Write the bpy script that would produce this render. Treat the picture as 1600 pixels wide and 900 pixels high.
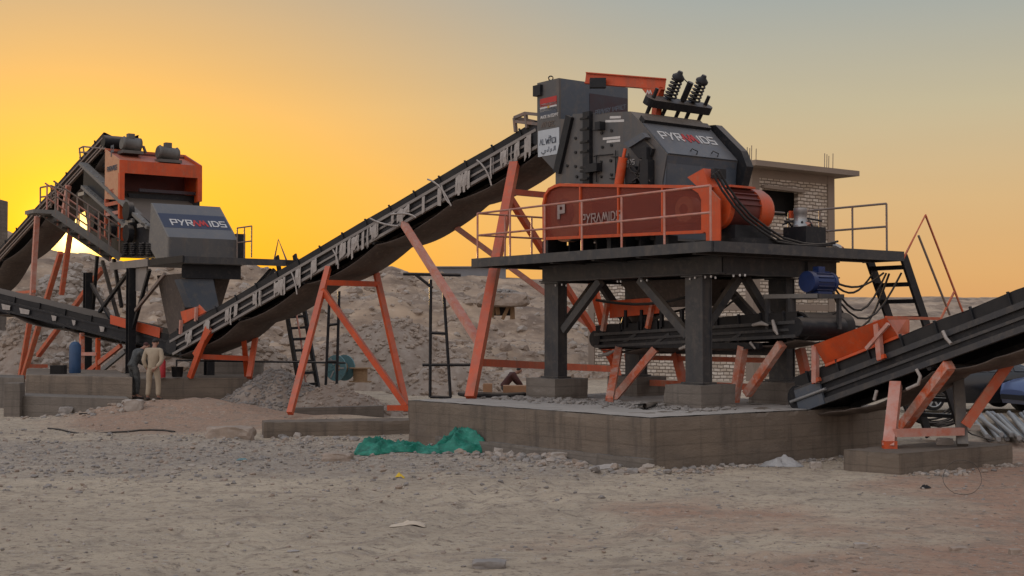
import bpy, bmesh, math, random
from mathutils import Vector, Matrix, noise
random.seed(7)
R = math.radians
for o in list(bpy.data.objects): bpy.data.objects.remove(o)
scene = bpy.context.scene
col = scene.collection
V = Vector

# ---------------------------------------------------------------- camera
FPX, HOR, CZ = 2133.0, 520.0, 2.3          # focal length in photo pixels, horizon row, eye height
PITCH = math.atan((HOR-450)/FPX)
cam_d = bpy.data.cameras.new('camera'); cam = bpy.data.objects.new('camera', cam_d); col.objects.link(cam)
cam_d.sensor_width = 36; cam_d.lens = 36*FPX/1600; cam_d.clip_start = .1; cam_d.clip_end = 6000
cam.location = (0, 0, CZ); cam.rotation_euler = (R(90)+PITCH, 0, 0)
scene.camera = cam

# ---------------------------------------------------------------- world and sun
SUN_AZ, SUN_EL = -17.8, 3.8                # degrees right of +Y, above the horizon
sd = V((math.sin(R(SUN_AZ))*math.cos(R(SUN_EL)), math.cos(R(SUN_AZ))*math.cos(R(SUN_EL)), math.sin(R(SUN_EL))))
w = bpy.data.worlds.new('World'); scene.world = w; w.use_nodes = True
nt = w.node_tree; nt.nodes.clear()
def WN(t, **k):
    n = nt.nodes.new(t)
    for a, b in k.items(): setattr(n, a, b)
    return n
def wl(a, b): nt.links.new(a, b)
def wmath(op, a, b=None, clamp=False):
    n = WN('ShaderNodeMath', operation=op, use_clamp=clamp)
    for i, x in enumerate((a, b)):
        if x is None: continue
        if isinstance(x, (int, float)): n.inputs[i].default_value = x
        else: wl(x, n.inputs[i])
    return n.outputs[0]
def ramp(tree, fac, stops, mode='LINEAR'):
    n = tree.nodes.new('ShaderNodeValToRGB'); cr = n.color_ramp; cr.interpolation = mode
    while len(cr.elements) < len(stops): cr.elements.new(.5)
    for e, (p, c) in zip(cr.elements, stops):
        e.position = p; e.color = (*c, 1) if len(c) == 3 else c
    tree.links.new(fac, n.inputs[0]); return n.outputs[0]
def srgb(r, g, b):
    f = lambda c: (c/12.92 if c <= .04045 else ((c+.055)/1.055)**2.4)
    return tuple(f(x/255) for x in (r, g, b))
tc = WN('ShaderNodeTexCoord')
sky = WN('ShaderNodeTexSky', sky_type='NISHITA', sun_disc=False)
sky.sun_elevation = R(SUN_EL); sky.sun_rotation = R(SUN_AZ); sky.dust_density = 4; sky.air_density = 1.2
sep = WN('ShaderNodeSeparateXYZ'); wl(tc.outputs['Generated'], sep.inputs[0])
el = wmath('MAXIMUM', sep.outputs[2], 0.0)
elp = wmath('DIVIDE', el, 0.5)             # sin(elevation): 0..0.5 -> 0..1
# evening sky near the sun's side and away from it, by elevation
warm = ramp(nt, elp, [(0, srgb(252,168,4)), (.12, srgb(252,176,8)), (.21, srgb(246,178,42)), (.30, srgb(236,176,78)), (.39, srgb(214,168,100)), (.48, srgb(196,163,116)), (.75, srgb(165,160,150)), (1, srgb(140,150,160))])
cool = ramp(nt, elp, [(0, srgb(212,150,92)), (.08, srgb(214,165,106)), (.19, srgb(206,172,124)), (.32, srgb(186,174,144)), (.48, srgb(154,161,158)), (.75, srgb(136,150,162)), (1, srgb(125,142,168))])
back = ramp(nt, elp, [(0, (.95,.78,.70)), (.3, (1.0,.88,.84)), (.7, (.96,.92,.95)), (1, (.88,.90,.98))])   # unseen sky behind the viewer and overhead, brightened to light the ground
dotn = WN('ShaderNodeVectorMath', operation='DOT_PRODUCT'); wl(tc.outputs['Generated'], dotn.inputs[0]); dotn.inputs[1].default_value = sd
hd = WN('ShaderNodeVectorMath', operation='DOT_PRODUCT'); wl(tc.outputs['Generated'], hd.inputs[0]); hd.inputs[1].default_value = (math.sin(R(SUN_AZ)), math.cos(R(SUN_AZ)), 0)
ang = wmath('ARCCOSINE', wmath('MINIMUM', dotn.outputs['Value'], 1.0))      # angle from the sun
def mixc(fac, a, b, mode='MIX'):
    n = WN('ShaderNodeMix', data_type='RGBA', blend_type=mode)
    if isinstance(fac, (int, float)): n.inputs[0].default_value = fac
    else: wl(fac, n.inputs[0])
    for i, x in ((6, a), (7, b)):
        if isinstance(x, tuple): n.inputs[i].default_value = (*x, 1)
        else: wl(x, n.inputs[i])
    return n.outputs[2]
mr = WN('ShaderNodeMapRange', interpolation_type='SMOOTHSTEP'); wl(ang, mr.inputs[0])
mr.inputs[1].default_value = R(2); mr.inputs[2].default_value = R(28); mr.inputs[3].default_value = 0; mr.inputs[4].default_value = 1
mr2 = WN('ShaderNodeMapRange', interpolation_type='SMOOTHSTEP'); wl(ang, mr2.inputs[0])
mr2.inputs[1].default_value = R(48); mr2.inputs[2].default_value = R(85); mr2.inputs[3].default_value = 0; mr2.inputs[4].default_value = 1
side = wmath('SUBTRACT', .93, wmath('MULTIPLY', sep.outputs[0], .42))      # the dusk sky is brighter on the sun's side
bk = WN('ShaderNodeVectorMath', operation='SCALE'); wl(back, bk.inputs[0]); wl(side, bk.inputs['Scale'])
grad = mixc(mr2.outputs[0], mixc(mr.outputs[0], warm, cool), bk.outputs[0])
# glow round the sun
g1 = wmath('EXPONENT', wmath('MULTIPLY', wmath('POWER', wmath('DIVIDE', ang, R(.95)), 2.0), -1.0))
g2 = wmath('EXPONENT', wmath('MULTIPLY', wmath('DIVIDE', ang, R(1.9)), -1.0))
hz = WN('ShaderNodeMapping'); hz.inputs['Scale'].default_value = (1.2, 1.2, 9); wl(tc.outputs['Generated'], hz.inputs[0])
hn = WN('ShaderNodeTexNoise'); hn.inputs['Scale'].default_value = 2.2; hn.inputs['Detail'].default_value = 5; wl(hz.outputs[0], hn.inputs['Vector'])
hm = wmath('ADD', .955, wmath('MULTIPLY', hn.outputs['Fac'], .09))           # faint bands of dust in the air
hs = WN('ShaderNodeVectorMath', operation='SCALE'); wl(grad, hs.inputs[0]); wl(hm, hs.inputs['Scale']); grad = hs.outputs[0]
gl = mixc(1.0, mixc(g2, (0, 0, 0), (.85, .55, .0)), mixc(g1, (0, 0, 0), (2.6, 2.2, 1.0)), 'ADD')
tot = mixc(1.0, grad, gl, 'ADD')
bgA = WN('ShaderNodeBackground'); wl(tot, bgA.inputs[0]); bgA.inputs[1].default_value = 1.04
bgB = WN('ShaderNodeBackground'); wl(sky.outputs[0], bgB.inputs[0]); bgB.inputs[1].default_value = .007
ads = WN('ShaderNodeAddShader'); wl(bgA.outputs[0], ads.inputs[0]); wl(bgB.outputs[0], ads.inputs[1])
wo = WN('ShaderNodeOutputWorld'); wl(ads.outputs[0], wo.inputs[0])
sun_d = bpy.data.lights.new('sun', 'SUN'); sun = bpy.data.objects.new('sun', sun_d); col.objects.link(sun)
sun_d.energy = 2.5; sun_d.color = (1, .62, .25); sun_d.angle = R(.6)
sun.rotation_euler = (-sd).to_track_quat('-Z', 'Y').to_euler()
vs = scene.view_settings; vs.view_transform = 'Standard'; vs.look = 'None'; vs.gamma = 1; vs.use_curve_mapping = False; vs.exposure = .06
scene.render.engine = 'CYCLES'

# ---------------------------------------------------------------- geometry helpers
def ray(px, py):
    x = (px-800)/FPX; y = (450-py)/FPX
    return V((x, math.cos(PITCH)-y*math.sin(PITCH), math.sin(PITCH)+y*math.cos(PITCH)))
EYE = V((0, 0, CZ))
def at(px, py, Y): d = ray(px, py); return EYE+d*(Y/d.y)
def onz(px, py, z): d = ray(px, py); return EYE+d*((z-CZ)/d.z)
class Frame:
    def __init__(s, o, u, v=None):
        s.o = V((o[0], o[1], 0)); s.u = V((u[0], u[1], 0)).normalized(); s.v = V(v).normalized() if v else V((s.u.y, -s.u.x, 0))
    def w(s, u, v, z): return s.o+s.u*u+s.v*v+V((0, 0, z))
    def V(s, px, py, v):
        d = ray(px, py); p = s.o+s.v*v; return EYE+d*((p-EYE).dot(s.v)/d.dot(s.v))
    def U(s, px, py, u):
        d = ray(px, py); p = s.o+s.u*u; return EYE+d*((p-EYE).dot(s.u)/d.dot(s.u))
    def loc(s, p): q = p-s.o; return q.dot(s.u), q.dot(s.v), p.z
UP = V((0, 0, 1))
class MB:
    def __init__(s): s.v = []; s.f = []; s.sm = []
    def add(s, vs_, fs, smooth=False):
        n = len(s.v); s.v += [V(x) for x in vs_]; s.f += [tuple(i+n for i in f) for f in fs]; s.sm += [smooth]*len(fs); return s
    def hexa(s, b):                        # eight corners: bottom ring, top ring
        return s.add(b, [(3,2,1,0),(4,5,6,7),(0,1,5,4),(1,2,6,5),(2,3,7,6),(3,0,4,7)])
    def box(s, c, x, y, z):                # centre and three half vectors
        c, x, y, z = map(V, (c, x, y, z))
        return s.hexa([c-x-y-z, c+x-y-z, c+x+y-z, c-x+y-z, c-x-y+z, c+x-y+z, c+x+y+z, c-x+y+z])
    def fbox(s, F, u0, u1, v0, v1, z0, z1):
        return s.hexa([F.w(u0,v0,z0), F.w(u0,v1,z0), F.w(u1,v1,z0), F.w(u1,v0,z0), F.w(u0,v0,z1), F.w(u0,v1,z1), F.w(u1,v1,z1), F.w(u1,v0,z1)])
    def bar(s, p, q, wd, ht=None, up=UP):
        p, q = V(p), V(q); d = (q-p); l = d.length
        if l < 1e-6: return s
        d /= l; ht = ht or wd
        if abs(d.dot(up)) > .97: up = V((.6, -.8, 0)) if abs(d.z) > .9 else UP
        x = d.cross(up).normalized(); y = x.cross(d)
        return s.box((p+q)/2, x*wd/2, d*l/2, y*ht/2)
    def ibar(s, p, q, wd, ht, t=.02, up=UP):   # an I section
        p, q = V(p), V(q); d = (q-p).normalized()
        if abs(d.dot(up)) > .97: up = V((.6, -.8, 0))
        x = d.cross(up).normalized(); y = x.cross(d)
        s.bar(p+y*(ht/2-t/2), q+y*(ht/2-t/2), wd, t, up); s.bar(p-y*(ht/2-t/2), q-y*(ht/2-t/2), wd, t, up)
        return s.bar(p, q, t, ht-2*t, up)
    def tube(s, pts, r, n=8, cap=True):
        pts = [V(p) for p in pts]; rs = r if isinstance(r, (list, tuple)) else [r]*len(pts)
        vs_, fs = [], []; x = None
        for i, p in enumerate(pts):
            d = (pts[min(i+1, len(pts)-1)]-pts[max(i-1, 0)]).normalized()
            if x is None: x = d.orthogonal().normalized()
            x = (x-d*x.dot(d)).normalized(); y = d.cross(x)
            for k in range(n):
                a = 2*math.pi*k/n; vs_.append(p+(x*math.cos(a)+y*math.sin(a))*rs[i])
        for i in range(len(pts)-1):
            for k in range(n):
                a, b = i*n+k, i*n+(k+1) % n; fs.append((a, b, b+n, a+n))
        s.add(vs_, fs, n > 5)
        if cap:
            m = len(pts)-1
            s.add(vs_[:n], [tuple(reversed(range(n)))]); s.add(vs_[m*n:], [tuple(range(n))])
        return s
    def prism(s, poly, ex):                # polygon of points pushed along ex
        poly = [V(p) for p in poly]; n = len(poly); ex = V(ex)
        nrm = sum(((poly[i]-poly[0]).cross(poly[(i+1) % n]-poly[0]) for i in range(n)), V())
        if nrm.dot(ex) > 0: poly.reverse()
        fs = [tuple(range(n)), tuple(range(2*n-1, n-1, -1))]
        for i in range(n): j = (i+1) % n; fs.append((j, i, i+n, j+n))
        return s.add(poly+[p+ex for p in poly], fs)
    def sheet(s, rows, th=None, smooth=True):   # grid of points; th: thickness vector
        m = len(rows); n = len(rows[0]); fl = [V(p) for r in rows for p in r]
        q = [(i*n+j, i*n+j+1, (i+1)*n+j+1, (i+1)*n+j) for i in range(m-1) for j in range(n-1)]
        if th is None: return s.add(fl, q, smooth)
        k = m*n; th = V(th); fs = q+[tuple(a+k for a in reversed(f)) for f in q]
        e = [i*n for i in range(m)]; e2 = [i*n+n-1 for i in range(m)]
        for a, b in zip(e, e[1:]): fs.append((a, b, b+k, a+k))
        for a, b in zip(e2, e2[1:]): fs.append((b, a, a+k, b+k))
        for j in range(n-1):
            fs.append((j+1, j, j+k, j+1+k)); a = (m-1)*n+j; fs.append((a, a+1, a+1+k, a+k))
        return s.add(fl+[p+th for p in fl], fs, smooth)
    def build(s, name, mat, parent=None, loc=None, bevel=0):
        org = ORG[parent.name] if parent else (V(loc) if loc is not None else V((sum(p.x for p in s.v)/len(s.v), sum(p.y for p in s.v)/len(s.v), min(p.z for p in s.v))))
        me = bpy.data.meshes.new(name); me.from_pydata([p-org for p in s.v], [], s.f)
        me.polygons.foreach_set('use_smooth', s.sm); me.update()
        o = bpy.data.objects.new(name, me); col.objects.link(o)
        if mat: me.materials.append(mat)
        if parent: o.parent = parent
        else: o.location = org
        ORG[o.name] = org
        if bevel:
            b = o.modifiers.new('bevel', 'BEVEL'); b.width = bevel; b.segments = 2; b.limit_method = 'ANGLE'
        return o
ORG = {}
def tag(o, label=None, cat=None, group=None, kind=None):
    for k, x in (('label', label), ('category', cat), ('group', group), ('kind', kind)):
        if x: o[k] = x
    return o
def thing(name, loc, label, cat, group=None):
    o = bpy.data.objects.new(name, None); col.objects.link(o); o.location = loc; ORG[o.name] = V(loc); o.empty_display_size = .2
    return tag(o, label, cat, group)
def one(mb, name, mat, label, cat, group=None, bevel=0): return tag(mb.build(name, mat, bevel=bevel), label, cat, group)
def fbm(x, y, z=0, oct=4, s=1.0):
    a, t, f = 1, 0, s
    for _ in range(oct): t += a*noise.noise((x*f, y*f, z*f)); a *= .5; f *= 2.1
    return t

# ---------------------------------------------------------------- materials
M = {}
def mat(name, c, rough=.6, metal=0, c2=None, scale=3.0, amt=.5, c3=None, amt3=.3, scale3=9.0, bump=0, bscale=40, stretch=None, spec=.4, dust=0, boards=0, streak=None):
    m = bpy.data.materials.new(name); m.use_nodes = True; t = m.node_tree; b = t.nodes['Principled BSDF']
    b.inputs['Roughness'].default_value = rough; b.inputs['Metallic'].default_value = metal; b.inputs['Specular IOR Level'].default_value = spec
    geo = t.nodes.new('ShaderNodeTexCoord'); src = geo.outputs['Object']
    if stretch:
        mp = t.nodes.new('ShaderNodeMapping'); mp.inputs['Scale'].default_value = stretch; t.links.new(src, mp.inputs[0]); src = mp.outputs[0]
    def nz(sc, det=6, ro=.6):
        n = t.nodes.new('ShaderNodeTexNoise'); n.inputs['Scale'].default_value = sc; n.inputs['Detail'].default_value = det; n.inputs['Roughness'].default_value = ro
        t.links.new(src, n.inputs['Vector']); return n.outputs['Fac']
    def mx(f, a, bb):
        n = t.nodes.new('ShaderNodeMix'); n.data_type = 'RGBA'
        t.links.new(f, n.inputs[0])
        for i, x in ((6, a), (7, bb)):
            if isinstance(x, tuple): n.inputs[i].default_value = (*x, 1)
            else: t.links.new(x, n.inputs[i])
        return n.outputs[2]
    cur = tuple(c)
    if c2: cur = mx(ramp(t, nz(scale), [(.5-amt*.5, (0,0,0)), (.5+amt*.5, (1,1,1))]), cur, tuple(c2))
    if c3: cur = mx(ramp(t, nz(scale3, 8, .7), [(.58-amt3*.3, (0,0,0)), (.74-amt3*.1, (.7,.7,.7))]), cur, tuple(c3))
    if boards:                               # joints left by the shuttering boards
        so_ = t.nodes.new('ShaderNodeSeparateXYZ'); t.links.new(geo.outputs['Object'], so_.inputs[0])
        wv = t.nodes.new('ShaderNodeMath'); wv.operation = 'MULTIPLY_ADD'; wv.inputs[1].default_value = .35; t.links.new(nz(.8), wv.inputs[0])
        dv_ = t.nodes.new('ShaderNodeMath'); dv_.operation = 'DIVIDE'; dv_.inputs[1].default_value = boards; t.links.new(so_.outputs[2], dv_.inputs[0]); t.links.new(dv_.outputs[0], wv.inputs[2])
        fr = t.nodes.new('ShaderNodeMath'); fr.operation = 'FRACT'; t.links.new(wv.outputs[0], fr.inputs[0])
        fl_n = t.nodes.new('ShaderNodeMath'); fl_n.operation = 'FLOOR'; t.links.new(wv.outputs[0], fl_n.inputs[0]); wn = t.nodes.new('ShaderNodeTexWhiteNoise'); wn.noise_dimensions = '1D'; t.links.new(fl_n.outputs[0], wn.inputs['W'])
        cur = mx(ramp(t, wn.outputs['Value'], [(0,(0,0,0)), (1,(.35,.35,.35))]), cur, tuple(x*.62 for x in c))
        cur = mx(ramp(t, fr.outputs[0], [(0,(.55,.55,.55)), (.10,(0,0,0)), (.93,(0,0,0)), (1,(.55,.55,.55))]), cur, tuple(x*.45 for x in c))
    if streak:                               # run marks down the face: rain, rust, grease, spilled fines
        m2 = t.nodes.new('ShaderNodeMapping'); m2.inputs['Scale'].default_value = (3.2, 3.2, .32); t.links.new(geo.outputs['Object'], m2.inputs[0])
        n2 = t.nodes.new('ShaderNodeTexNoise'); n2.inputs['Scale'].default_value = 1.3; n2.inputs['Detail'].default_value = 7; n2.inputs['Roughness'].default_value = .65; t.links.new(m2.outputs[0], n2.inputs['Vector'])
        cur = mx(ramp(t, n2.outputs['Fac'], [(.50,(0,0,0)), (.68,(streak[1],)*3)]), cur, streak[0])
    if dust:                                 # wind-blown dust lying on faces that look up
        gn = t.nodes.new('ShaderNodeNewGeometry'); sx = t.nodes.new('ShaderNodeSeparateXYZ'); t.links.new(gn.outputs['Normal'], sx.inputs[0])
        ad = t.nodes.new('ShaderNodeMath'); ad.operation = 'MULTIPLY_ADD'; ad.inputs[1].default_value = .55; t.links.new(nz(3.5, 7, .7), ad.inputs[0]); t.links.new(sx.outputs[2], ad.inputs[2])
        cur = mx(ramp(t, ad.outputs[0], [(.62,(0,0,0)), (1.0,(dust,)*3)]), cur, (.25,.20,.155))
    if isinstance(cur, tuple): b.inputs['Base Color'].default_value = (*cur, 1)
    else: t.links.new(cur, b.inputs['Base Color'])
    if bump:
        bn = t.nodes.new('ShaderNodeBump'); bn.inputs['Strength'].default_value = bump; bn.inputs['Distance'].default_value = .02
        t.links.new(nz(bscale, 8, .65), bn.inputs['Height']); t.links.new(bn.outputs[0], b.inputs['Normal'])
    M[name] = m; return m
mat('orange', (.58,.078,.014), .48, c2=(.42,.055,.013), scale=2.2, amt=.4, c3=(.36,.14,.075), amt3=.15, scale3=6, dust=.4, streak=((.26,.075,.035), .6))
mat('orange_dusty', (.52,.095,.03), .6, c2=(.38,.08,.04), scale=3, amt=.6, c3=(.34,.20,.13), amt3=.5, scale3=5)
mat('motor_red', (.13,.026,.018), .55, c2=(.08,.022,.018), scale=4)  # darker red, with the shade on the orange motor's cage put into it
mat('orange_film', (.54,.095,.025), .5, c2=(.46,.25,.185), scale=3.2, amt=.25, c3=(.56,.47,.42), amt3=.35, scale3=8)
mat('pink_film', (.42,.15,.10), .55, c2=(.46,.28,.23), scale=4, amt=.5, c3=(.46,.10,.04), amt3=.35, scale3=6)
mat('pale_orange', (.52,.27,.15), .55, c2=(.44,.22,.12), scale=3, amt=.6, c3=(.4,.12,.05), amt3=.3)
mat('crusher_grey', (.068,.070,.074), .5, c2=(.10,.092,.085), scale=1.8, amt=.45, c3=(.14,.12,.10), amt3=.15, scale3=5, bump=.08, spec=.3, dust=.6, streak=((.13,.10,.078), .55))
mat('crusher_blue_shade', (.052,.066,.085), .42, c2=(.075,.085,.10), scale=1.5, amt=.45, c3=(.13,.115,.10), amt3=.25, scale3=4, bump=.08, dust=.22)  # bluish copy of crusher_grey: shade of faces turned from sunset put into colour
mat('navy_band', (.02,.028,.06), .45, c2=(.03,.036,.06), scale=3)
mat('dusty_grey', (.17,.155,.135), .6, c2=(.12,.115,.11), scale=2.0, amt=.6, c3=(.22,.19,.15), amt3=.3)
mat('steel_dark', (.028,.031,.037), .5, c2=(.06,.056,.052), scale=2.4, amt=.5, c3=(.11,.095,.08), amt3=.25, scale3=6, bump=.1, spec=.3, dust=.5, streak=((.085,.07,.058), .5))
mat('black_steel', (.008,.009,.012), .5, c2=(.018,.018,.019), scale=4, amt=.6, c3=(.055,.046,.04), amt3=.15, spec=.25, dust=.4)
mat('grey_rail', (.12,.10,.09), .6, c2=(.2,.15,.12), scale=5, c3=(.3,.14,.08), amt3=.3)
mat('pale_stringer', (.24,.21,.18), .6, c2=(.16,.14,.13), scale=3)
mat('rubber', (.014,.014,.015), .75, c2=(.035,.031,.028), scale=3, amt=.6, bump=.1, spec=.25, dust=.4)
mat('belt_under', (.10,.075,.06), .85, c2=(.06,.047,.04), scale=1.6, amt=.6, c3=(.15,.115,.09), amt3=.3, bump=.15)
mat('film', (.38,.34,.30), .6, c2=(.24,.21,.19), scale=9, amt=.5)
mat('concrete', (.21,.162,.12), .92, c2=(.11,.087,.068), scale=1.5, amt=.5, c3=(.115,.095,.078), amt3=.1, scale3=1.6, bump=.8, bscale=11, stretch=(.6,.6,1.8), boards=.235, streak=((.075,.06,.048), .7))
mat('concrete_grey', (.185,.155,.128), .92, c2=(.13,.11,.09), scale=1.5, amt=.5, c3=(.27,.235,.2), amt3=.1, scale3=2, bump=.8, bscale=11, stretch=(.6,.6,1.8), boards=.2, streak=((.08,.068,.058), .6))
mat('concrete_wall', (.25,.19,.145), .9, c2=(.19,.15,.12), scale=.8, amt=.7, bump=.4, bscale=6)
mat('cement_top', (.38,.34,.3), .95, c2=(.26,.23,.2), scale=1.5, amt=.5, bump=.6, bscale=14)
mat('rock', (.34,.26,.20), .95, c2=(.21,.165,.13), scale=3, amt=.6, c3=(.38,.32,.27), amt3=.3, bump=.6, bscale=18)
mat('rock_pale', (.38,.325,.275), .95, c2=(.26,.22,.185), scale=3, amt=.6, bump=.6, bscale=18)
mat('rock_grey', (.30,.265,.235), .95, c2=(.15,.135,.122), scale=4, amt=.6, bump=.6, bscale=18)
mat('white_paint_glint', (.55,.53,.5), .5, c2=(.42,.4,.38), scale=12)  # lettering and stickers; also the glints painted on the deck bolts
mat('letter_dim', (.30,.24,.22), .6, c2=(.22,.15,.13), scale=10)
mat('red_paint', (.42,.022,.018), .5, c2=(.33,.03,.025), scale=9)
mat('sticker', (.42,.45,.47), .45, c2=(.36,.38,.4), scale=6)
mat('ink', (.05,.06,.08), .5)
mat('tarp', (.010,.19,.125), .5, c2=(.006,.10,.07), scale=5, amt=.3, c3=(.06,.34,.25), amt3=.2, scale3=6, bump=1.0, bscale=7, stretch=(1,1.6,1.6))  # bright fold ridges and shaded creases are put into the colour mottling
mat('blue_motor', (.008,.028,.12), .45, c2=(.008,.02,.075), scale=6, amt=.4, dust=.3)
mat('blue_bottle', (.02,.06,.14), .5, c2=(.012,.04,.09), scale=6)
mat('red_bottle', (.36,.012,.018), .45, c2=(.28,.012,.015), scale=5)
mat('motor_grey', (.12,.11,.098), .5, c2=(.075,.07,.063), scale=7)
mat('alu', (.36,.36,.35), .38, metal=.6, c2=(.25,.25,.25), scale=8)
mat('pipe_metal', (.34,.33,.32), .45, metal=.3, c2=(.22,.21,.2), scale=5)
mat('wood', (.30,.19,.10), .8, c2=(.20,.12,.065), scale=4, stretch=(1,6,6), bump=.2)
mat('card', (.34,.19,.10), .85, c2=(.27,.15,.085), scale=5)
mat('teal', (.075,.17,.19), .7, c2=(.12,.21,.22), scale=4)
mat('skin', (.26,.13,.085), .6); mat('hair', (.012,.010,.009), .7)
mat('beige_cloth', (.36,.285,.20), .9, c2=(.30,.24,.17), scale=14, bump=.3, bscale=30)
mat('dark_cloth', (.028,.03,.03), .9, c2=(.075,.075,.07), scale=9, amt=.25)
mat('maroon_cloth', (.07,.022,.018), .9, c2=(.05,.02,.018), scale=9)
mat('shoe', (.03,.022,.018), .7)
mat('tyre', (.013,.013,.014), .85); mat('car_black', (.012,.013,.015), .2, spec=.6); mat('car_blue', (.075,.10,.19), .25, spec=.6)
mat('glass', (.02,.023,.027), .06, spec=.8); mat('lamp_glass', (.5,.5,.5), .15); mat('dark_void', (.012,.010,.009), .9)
mat('yellow', (.55,.36,.02), .6); mat('paper', (.52,.43,.32), .8, c2=(.42,.34,.26), scale=20); mat('clear_bag', (.36,.34,.32), .35, c2=(.24,.23,.22), scale=14)
mat('roof_grey', (.20,.20,.21), .7, c2=(.15,.15,.155), scale=1)
# mesh guard panel: fine perforated sheet, partly see-through
m = mat('guard_mesh', (.27,.045,.022), .6, c2=(.21,.035,.02), scale=3); t = m.node_tree
tr = t.nodes.new('ShaderNodeBsdfTransparent'); mxs = t.nodes.new('ShaderNodeMixShader'); mxs.inputs[0].default_value = .46
t.links.new(tr.outputs[0], mxs.inputs[1]); t.links.new(t.nodes['Principled BSDF'].outputs[0], mxs.inputs[2]); t.links.new(mxs.outputs[0], t.nodes['Material Output'].inputs[0])
# limestone brick walling
m = mat('limestone_brick', (.5,.46,.40), .9); t = m.node_tree; b = t.nodes['Principled BSDF']
tcn = t.nodes.new('ShaderNodeTexCoord'); uvn = t.nodes.new('ShaderNodeUVMap')
nz = t.nodes.new('ShaderNodeTexNoise'); nz.inputs['Scale'].default_value = .8; t.links.new(tcn.outputs['Object'], nz.inputs['Vector'])
nw = t.nodes.new('ShaderNodeTexNoise'); nw.inputs['Scale'].default_value = 1.7; nw.inputs['Detail'].default_value = 5; t.links.new(tcn.outputs['Object'], nw.inputs['Vector'])
vm = t.nodes.new('ShaderNodeVectorMath'); vm.operation = 'MULTIPLY_ADD'; vm.inputs[1].default_value = (.16,.13,0); t.links.new(nw.outputs['Color'], vm.inputs[0]); t.links.new(uvn.outputs[0], vm.inputs[2])
br = t.nodes.new('ShaderNodeTexBrick'); br.inputs['Scale'].default_value = 1; br.inputs['Mortar Size'].default_value = .028; br.inputs['Mortar Smooth'].default_value = .3
br.inputs['Brick Width'].default_value = .40; br.inputs['Row Height'].default_value = .155; br.inputs['Bias'].default_value = -.1
br.inputs['Color1'].default_value = (.62,.56,.49,1); br.inputs['Color2'].default_value = (.40,.33,.26,1); br.inputs['Mortar'].default_value = (.17,.135,.105,1)
t.links.new(vm.outputs[0], br.inputs['Vector'])
ov = t.nodes.new('ShaderNodeMix'); ov.data_type = 'RGBA'; ov.blend_type = 'MULTIPLY'; t.links.new(nz.outputs['Fac'], ov.inputs[0]); t.links.new(br.outputs[0], ov.inputs[6]); ov.inputs[7].default_value = (.75,.68,.6,1)
t.links.new(ov.outputs[2], b.inputs['Base Color'])
bp = t.nodes.new('ShaderNodeBump'); bp.inputs['Strength'].default_value = .6; bp.inputs['Distance'].default_value = .03; t.links.new(br.outputs['Fac'], bp.inputs['Height']); bp.invert = True; t.links.new(bp.outputs[0], b.inputs['Normal'])
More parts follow.
